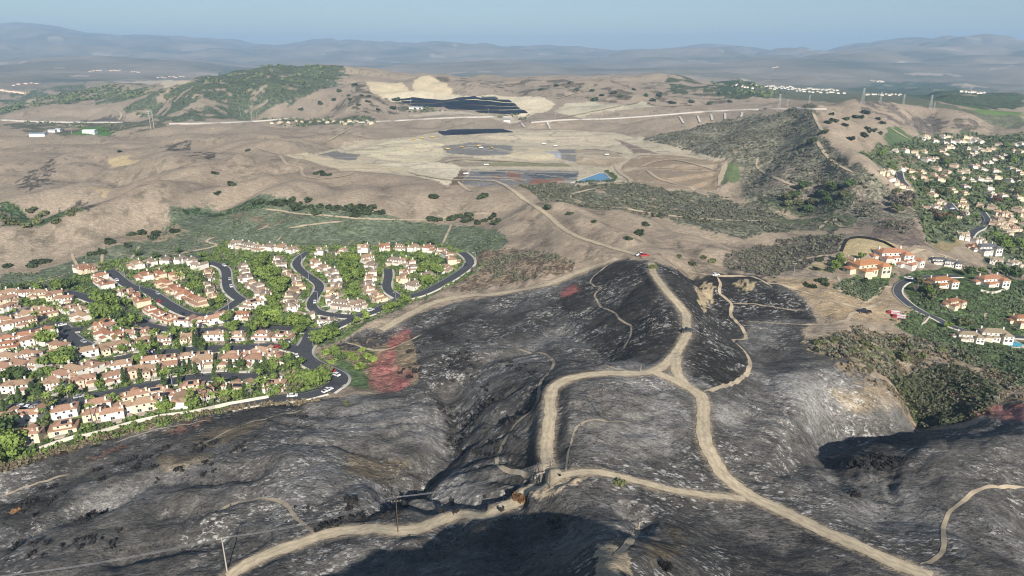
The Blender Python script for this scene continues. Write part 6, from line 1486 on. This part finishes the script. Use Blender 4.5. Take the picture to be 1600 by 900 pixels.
vehicle("car", 1419, 436, 2.3, "white", "white car at the top of the curving black road", "car", 1.2)
vehicle("pickup", 1320, 431 - 26, .4, "dark grey", "dark pickup on the pale drive left of the mansion trees", "pickup", 1.3) if False else None
vehicle("car", 1118, 431, .4, "white", "white vehicle at the top of the winding trail right of the knob", "car", 1.2)
vehicle("car", 1488, 327, .6, "white", "white car in the dark parking court of the valley estate", "car", 1.5)
for i, (u, v, rz) in enumerate(((700, 234, .2), (722, 231, 1.1), (748, 229, .4), (768, 232, 2.0), (660, 217, .3), (646, 219, .8), (676, 215, .2))):
    vehicle("dump_truck", u, v, rz, "yellow", "yellow dump truck working on the grey pads of the earthworks", "truck", .75)["group"] = "dump trucks on the earthworks"
for i, (u, v, rz) in enumerate(((850, 226, .2), (868, 229, .1), (948, 243, .4), (760, 259, .1), (728, 273, .3), (752, 232, .1))):
    vehicle("dump_truck", u, v, rz, "white", "white truck parked on the earthworks", "truck", .75)["group"] = "white trucks on the earthworks"

cproto = {}
for cname in ("white", "silver", "dark grey", "red", "black"):
    o = vehicle("car", 800, 450, 0, cname, "x", "car"); note(o); PROTOS.append(o); cproto[cname] = o
STREETN = {"m": "front street", "n": "second street", "f": "black road bend", "a": "western loop road", "b": "loop side street", "c": "serpentine street", "d": "eastern ring road", "g": "short dead-end street", "j": "upper far-left street", "h": "far-left court"}
crng = random.Random(9)
for k, nm in STREETN.items():
    w, wd = RW[k]; L_ = len(w)
    for i in range(8, L_ - 8, 9):
        if crng.random() > (.5 if k in ("m", "n") else .32): continue
        t_ = w[i + 1, :2] - w[i - 1, :2]; t_ = t_ / np.linalg.norm(t_); sgn = crng.choice((-1, 1)); q = w[i, :2] + np.array([t_[1], -t_[0]]) * sgn * (wd / 2 - 1.15); cn = crng.choice(("white", "white", "silver", "silver", "dark grey", "black", "red"))
        o = put(cproto[cn], (q[0], q[1], float(ground(q[0], q[1])) + .22), math.atan2(t_[1], t_[0]) + (math.pi if sgn > 0 else 0), 1.05)
        tag(o, "%s car parked on the %s" % (cn, nm), "car", "cars parked on the " + nm)
def lamp_pattern():
    root = link("street_lamp", None); b = MB(); cyl(b, (0, 0, -.5), (0, 0, 8), .12, .08); b.build("pole", M_STEEL, root)
    b = MB(); cyl(b, (0, 0, 7.9), (1.8, 0, 8.4), .06, .05, 6); a = b.build("arm", M_STEEL, root); b = MB(); b.box(1.6, 2.4, -.16, .16, 8.32, 8.5); b.build("lamp_head", M_TRIM, a); note(root); PROTOS.append(root); return root
LAMP = lamp_pattern()
for k in ("c", "d", "a", "f", "m", "n"):
    w, wd = RW[k]
    for i in range(14, len(w) - 10, 24):
        t_ = w[i + 1, :2] - w[i - 1, :2]; t_ = t_ / np.linalg.norm(t_); sgn = 1 if (i // 24) % 2 else -1; q = w[i, :2] + np.array([t_[1], -t_[0]]) * sgn * (wd / 2 + .9)
        o = put(LAMP, (q[0], q[1], float(ground(q[0], q[1]))), math.atan2(-t_[0] * -sgn, t_[1] * -sgn) , 1.0); tag(o, "slim street lamp on the kerb of the " + STREETN[k], "street lamp", "street lamps")

# ------------------------------------------------------------------ sheets, pond, walls, sheds
def sheet(name, s, mat, off, parent=None, thick=.4, step=12):
    """flat membrane laid over the ground inside a traced outline"""
    w = hit(np.vstack([spline_seg for spline_seg in [pts(s)]]), Z)[:, :2]; lo = w.min(0); hi = w.max(0); g_ = max(2.0, step)
    nx, ny = int((hi[0] - lo[0]) / g_) + 2, int((hi[1] - lo[1]) / g_) + 2
    bm_v = []; bm_f = []
    import bmesh
    bm = bmesh.new()
    vs = [bm.verts.new((p[0], p[1], 0)) for p in w]; f = bm.faces.new(vs)
    for i in range(1, nx):
        bmesh.ops.bisect_plane(bm, geom=bm.verts[:] + bm.edges[:] + bm.faces[:], plane_co=(lo[0] + i * g_, 0, 0), plane_no=(1, 0, 0))
    for i in range(1, ny):
        bmesh.ops.bisect_plane(bm, geom=bm.verts[:] + bm.edges[:] + bm.faces[:], plane_co=(0, lo[1] + i * g_, 0), plane_no=(0, 1, 0))
    co = np.array([v_.co[:] for v_ in bm.verts]); z_ = ground(co[:, 0], co[:, 1]) + off
    for v_, q in zip(bm.verts, z_): v_.co.z = q
    bmesh.ops.recalc_face_normals(bm, faces=bm.faces[:])
    if sum(f_.normal.z for f_ in bm.faces) < 0: bmesh.ops.reverse_faces(bm, faces=bm.faces[:])
    r_ = bmesh.ops.extrude_face_region(bm, geom=bm.faces[:]); 
    for e in r_["geom"]:
        if isinstance(e, bmesh.types.BMVert): e.co.z -= 0.0
    for f_ in [q for q in r_["geom"] if isinstance(q, bmesh.types.BMFace)]: pass
    me = bpy.data.meshes.new(name); bm.to_mesh(me); bm.free(); me.materials.append(mat)
    return link(name, me, parent)
M_LINER = newmat("black_membrane", (0.020, 0.026, 0.042), .45, .2, .05, .4); M_LINER2 = newmat("grey_membrane", (0.10, 0.125, 0.11), .6, .15, .05, .3)
lin = link("membrane_cover", None); c_ = hit([(715, 168)], Z)[0]; lin.location = c_
tag(lin, "huge terraced dark blue membrane covering the slope below the pale cut", "membrane")
BANDS = [("611 154.2 645 152.6 742 151 748 155.2 640 156.6 622 157.4", 0), ("751 151.6 774 151.6 779 155.2 757 155.4", 1), ("626 158.6 646 157.8 778 156.4 795 156.6 801 160.4 646 162 634 161.6", 0), ("638 163.2 648 163.4 803 161.8 808 165.6 702 167 648 166", 0), ("694 168.4 808 167 813 170.4 742 172.6 704 171.4", 0), ("742 174.0 814 171.8 825 177.4 800 178.6 750 176.4", 0)]
for s, k in BANDS:
    o = sheet("panel", s, M_LINER2 if k else M_LINER, 1.6, None, step=14); o.parent = lin; o.location = (-c_[0], -c_[1], -c_[2])
tag(sheet("membrane_cover", "684 206 702 203.2 785 202 803 207 760 208.6 694 212", M_LINER, 1.0, None, step=14), "dark membrane strip on the bench above the earthworks", "membrane")
# pond
M_WATER = newmat("pond_water", (0.06, 0.18, 0.30), .12, .06, .03, .5)
pz = float(np.mean(hit(pts("905 283 938 271 950 272 956 280"), Z)[:, 2]))
def flat_poly(name, s, z, mat, thick=.5):
    th_, d_ = ray(pts(s)[:, 0], pts(s)[:, 1]); R_ = (CAM_Z - z) / d_; V = [(r * math.sin(t), r * math.cos(t), z) for r, t in zip(R_, th_)]; n_ = len(V)
    V2 = V + [(x, y, z - thick) for x, y, _ in V]; F = [tuple(range(n_)), tuple(range(n_, 2 * n_))[::-1]] + [(i, n_ + i, n_ + (i + 1) % n_, (i + 1) % n_) for i in range(n_)]
    b = MB(); b.add(V2, F); o = b.build(name, mat); return o
zt = max(float(ground(*hit([q], Z)[0][:2])) for q in pts("897 284 937 269.6 945 269.6 960 281.5 930 283.5 915 276")) + .6
tag(flat_poly("reservoir_bank", "890.5 285.5 936 269.3 946 269.3 962 283", zt, newmat("pale_liner", (.55, .51, .42), .8, .1, .05), 8), "pale bank around the blue reservoir", "bank")
o = flat_poly("water", "898 284.6 937 270.6 944.5 270.6 956.5 282.3", zt + .15, M_WATER, .1); o["kind"] = "structure"
for i, t in enumerate(np.linspace(0, 1, 13)):
    x, y, z = hit([(902 + 58 * t, 286.6 - 2.0 * t)], Z)[0]; plant(x, y, "tree", "dark", .5 * trng.uniform(.8, 1.2), "small dark tree in the row in front of the blue reservoir", "trees in front of the reservoir")
for i, t in enumerate(np.linspace(0, 1, 8)):
    x, y, z = hit([(947 + 15 * t, 269.5 + 12 * t)], Z)[0]; plant(x, y, "tree", "dark", .7 * trng.uniform(.8, 1.2), "small dark tree in the row right of the blue reservoir", "trees right of the reservoir")
# swimming pools
M_POOL = newmat("pool_water", (0.06, 0.38, 0.48), .1, .05, .2, .5)
def pool(u, v, a, b_, rz, label):
    x, y, z = hit([(u, v)], Z)[0]; root = link("swimming_pool", None); root.location = (x, y, float(ground(x, y)) + .15); root.rotation_euler = (0, 0, rz)
    m = MB(); m.box(-a - 1, a + 1, -b_ - 1, b_ + 1, -1.5, 0.1); m.build("deck", M_CONC, root)
    V = [(a * math.cos(t) * (1 + .15 * math.cos(2 * t)), b_ * math.sin(t), .13) for t in np.linspace(0, 2 * math.pi, 20, endpoint=False)]
    m = MB(); m.add(V + [(p[0], p[1], .11) for p in V], [tuple(range(20))] + [(i, 20 + i, 20 + (i + 1) % 20, (i + 1) % 20) for i in range(20)]); m.build("water_surface", M_POOL, root)
    tag(root, label, "pool")
pool(1579, 538, 6, 4.2, 0, "turquoise swimming pool beside the sand-roofed white house at right")
pool(448, 493, 4, 2.5, .3, "turquoise garden pool below the peach-roofed house by the serpentine street")
pool(10, 684, 4.5, 2.6, .3, "turquoise garden pool at the left edge near the big trees")
# estate wall above the burn and fences
M_WALL = newmat("garden_wall_render", (0.60, 0.56, 0.48), .9, .1, .5)
M_FENCE = newmat("dark_fence_fabric", (0.015, 0.016, 0.015), .9)
def wall(name, s, h, t, mat, label, cat, part, seg=5.0):
    w = resample(hit(spline(pts(s)), Z), seg); c0 = w[len(w) // 2]; root = link(name, None); root.location = tuple(c0); z = ground(w[:, 0], w[:, 1])
    for i in range(len(w) - 1):
        p, q = w[i], w[i + 1]; d = np.array([q[0] - p[0], q[1] - p[1]]); L_ = np.hypot(*d); n_ = np.array([-d[1], d[0]]) / L_ * t / 2; V = []
        for zz in (-.8, h):
            for (a, za) in ((p, z[i]), (q, z[i + 1])):
                for s_ in (1, -1): V.append((a[0] + n_[0] * s_ - c0[0], a[1] + n_[1] * s_ - c0[1], za + zz - c0[2]))
        b = MB(); b.add(V, [(0, 1, 5, 4), (2, 6, 7, 3), (0, 4, 6, 2), (1, 3, 7, 5), (4, 5, 7, 6), (0, 2, 3, 1)]); b.build(part, mat, root)
    return tag(root, label, cat)
wall("garden_wall", "62 703 90 693 120 684 147 680 200 664 253 652 300 646 347 635 380 629 420 622", 1.6, .3, M_WALL, "long pale garden wall along the estate edge above the burnt slope", "wall", "wall_section", 6)
wall("fence", "1316 394 1324 377 1334 372.5 1352 373 1380 379.5 1400 391 1414 399", 1.9, .25, M_FENCE, "black fence around the bare tan pad above the mansions", "fence", "fence_panel", 6)
wall("retaining_wall", "1452 496 1446 503 1440 508", 1.2, .4, M_CONC, "short pale wall on the green slope below the black road", "wall", "wall_section", 5)
wall("terrace_wall", "1532 455 1550 459 1575 452", 1.4, .4, M_WALL, "pale terrace wall in front of the white mansion at right", "wall", "wall_section", 5)
# sheds and the far buildings
M_SHEDW = newmat("white_metal_wall", (.72, .72, .70), .7, .05, 1); M_SHEDR = newmat("grey_metal_roof", (.45, .47, .50), .6, .06, 1); M_SHEDB = newmat("blue_grey_roof", (.22, .27, .33), .6, .06, 1)
def shed(u, v, wpx, dep, h, rz, roof, label):
    x, y, z = hit([(u, v)], Z)[0]; k = math.hypot(x, y) / FPX * wpx / 2; root = link("shed", None); root.location = (x, y, float(ground(x, y))); root.rotation_euler = (0, 0, rz)
    b = MB(); b.box(-k, k, -dep / 2, dep / 2, -4, h); b.build("wall", M_SHEDW, root); b = MB(); b.hip(-k, k, -dep / 2, dep / 2, h + .05, 1.5, .5, gable=True); b.build("roof", roof, root)
    for i in range(3): d_ = MB(); xx = -k * .6 + i * k * .6; d_.box(xx - k * .16, xx + k * .16, -dep / 2 - .08, -dep / 2 - .004, 0, h * .7); d_.build("loading_door", M_SHEDR, root)
    return tag(root, label, "shed")
shed(141, 208, 15, 14, 5.5, .1, M_SHEDW, "large white shed in the valley at upper left")
shed(60, 212, 18, 11, 4, .15, M_SHEDB, "long blue-grey roofed shed in the valley at the far left")
shed(82, 206, 8, 9, 3, .2, M_SHEDR, "small pale shed between the blue-grey shed and the green field")
shed(650, 170, 20, 12, 3.5, 0, M_SHEDR, "long pale building at the foot of the dark membrane")
shed(792, 190, 10, 8, 3.5, 0, M_SHEDB, "dark open shed beside the highway in the middle distance")
shed(92, 205, 6, 10, 4, .1, M_SHEDR, "small low shed beside the green field")
for i, (u, v) in enumerate(((438, 192), (451, 192), (463, 190), (472, 191), (486, 192), (498, 191), (512, 192), (522, 190), (534, 192), (546, 190), (556, 191), (574, 190), (580, 193), (425, 193), (540, 194), (505, 188))):
    x, y, z = hit([(u, v)], Z)[0]
    tag(put(HP[2][i % 2], (x, y, float(ground(x, y)) + .2), trng.uniform(-.5, .5), trng.uniform(.45, .65), {"tan_tile": ROOF["grey-brown"], "white_stucco": WALL["cream"]}), "pale grey-brown roofed house in the valley left of the highway", "house", "white houses in the far valley")
# far valley town: the nearer houses one by one, the rest as a mass
def town_spots(rows, sd):
    rg = random.Random(sd); out = []
    for (u0, v0, u1, v1, n_) in rows:
        for i in range(n_):
            t = (i + rg.uniform(.2, .8)) / n_; out.append((u0 + (u1 - u0) * t, v0 + (v1 - v0) * t + rg.uniform(-.9, .9)))
    return out
sp = town_spots([(1180, 135, 1240, 137, 14), (1260, 139, 1310, 142, 12), (1200, 145, 1290, 147, 18), (1215, 151, 1275, 153, 14), (1290, 152, 1350, 156, 16), (1350, 148, 1410, 149, 12), (1200, 139, 1300, 141, 18), (1400, 162, 1500, 172, 22), (1360, 126, 1380, 129, 8), (1500, 144, 1540, 146, 8), (1560, 164, 1600, 167, 7), (1150, 133, 1190, 142, 10), (1240, 143, 1320, 146, 12)], 4)
mass = MB()
for u, v in sp:
    x, y, z = hit([(u, v)], Z)[0]; g0 = float(ground(x, y)); R_ = math.hypot(x, y)
    if R_ < 2300: continue
    a = max(4.0, .0019 * R_) * trng.uniform(.7, 1.2); c2 = a * .8; h = a * .62; mass.box(x - a, x + a, y - c2, y + c2, g0 - 4, g0 + h, 0); mass.hip(x - a, x + a, y - c2, y + c2, g0 + h + .05, 2.5, .6, m=1)
ob = mass.build("distant_houses", [WALL["white"], ROOF["sand"]]); ob["kind"] = "stuff"
mass = MB()
for u, v in town_spots([(0, 141, 40, 146, 12), (140, 112, 160, 110, 6), (172, 110, 190, 110, 5), (205, 113, 220, 113, 4), (245, 122, 290, 120, 8), (20, 133, 60, 130, 5), (1205, 106, 1215, 105, 3)], 6):
    x, y, z = hit([(u, v)], Z)[0]; g0 = float(ground(x, y)); a = trng.uniform(5, 10); c2 = trng.uniform(5, 9); h = trng.uniform(3, 5); mass.box(x - a, x + a, y - c2, y + c2, g0 - 6, g0 + h, 0)
ob = mass.build("distant_sheds", [WALL["peach"]]); ob["kind"] = "stuff"
# labels: where several alike things stand in one named place, say which one it is by its place from the left
from collections import defaultdict
same = defaultdict(list)
for o in COL.objects:
    if o.parent is None and o.get("label"): same[o["label"]].append(o)
for lab, L_ in same.items():
    if 2 <= len(L_) <= 39:
        L_.sort(key=lambda o: math.atan2(o.location.x, o.location.y))
        for i, o in enumerate(L_):
            w_ = lab.split(); o["label"] = (" ".join(w_) + ", " + ORD[i] + " from left") if len(w_) <= 13 else lab
discard_unused()
# ------------------------------------------------------------------ air
def haze():
    s = 24500.0; x0, x1, y0, y1, z0, z1 = -s, s, -s, s, float(Z.min()) - 1.5, max(float(Z.max()), CAM_Z) + 15
    V = [(x, y, z) for z in (z0, z1) for x, y in ((x0, y0), (x1, y0), (x1, y1), (x0, y1))]
    o = mesh_np("haze", V, [(0, 3, 2, 1), (4, 5, 6, 7), (0, 1, 5, 4), (1, 2, 6, 5), (2, 3, 7, 6), (3, 0, 4, 7)])
    m = bpy.data.materials.new("haze_air"); m.use_nodes = True; nt = m.node_tree; nt.nodes.clear()
    out = nt.nodes.new("ShaderNodeOutputMaterial"); v = nt.nodes.new("ShaderNodeVolumePrincipled")
    v.inputs["Color"].default_value = (0.47, 0.71, 1.0, 1); v.inputs["Density"].default_value = 0.000096; v.inputs["Anisotropy"].default_value = 0.0
    nt.links.new(v.outputs[0], out.inputs["Volume"]); o.data.materials.append(m); o["kind"] = "stuff"
haze()
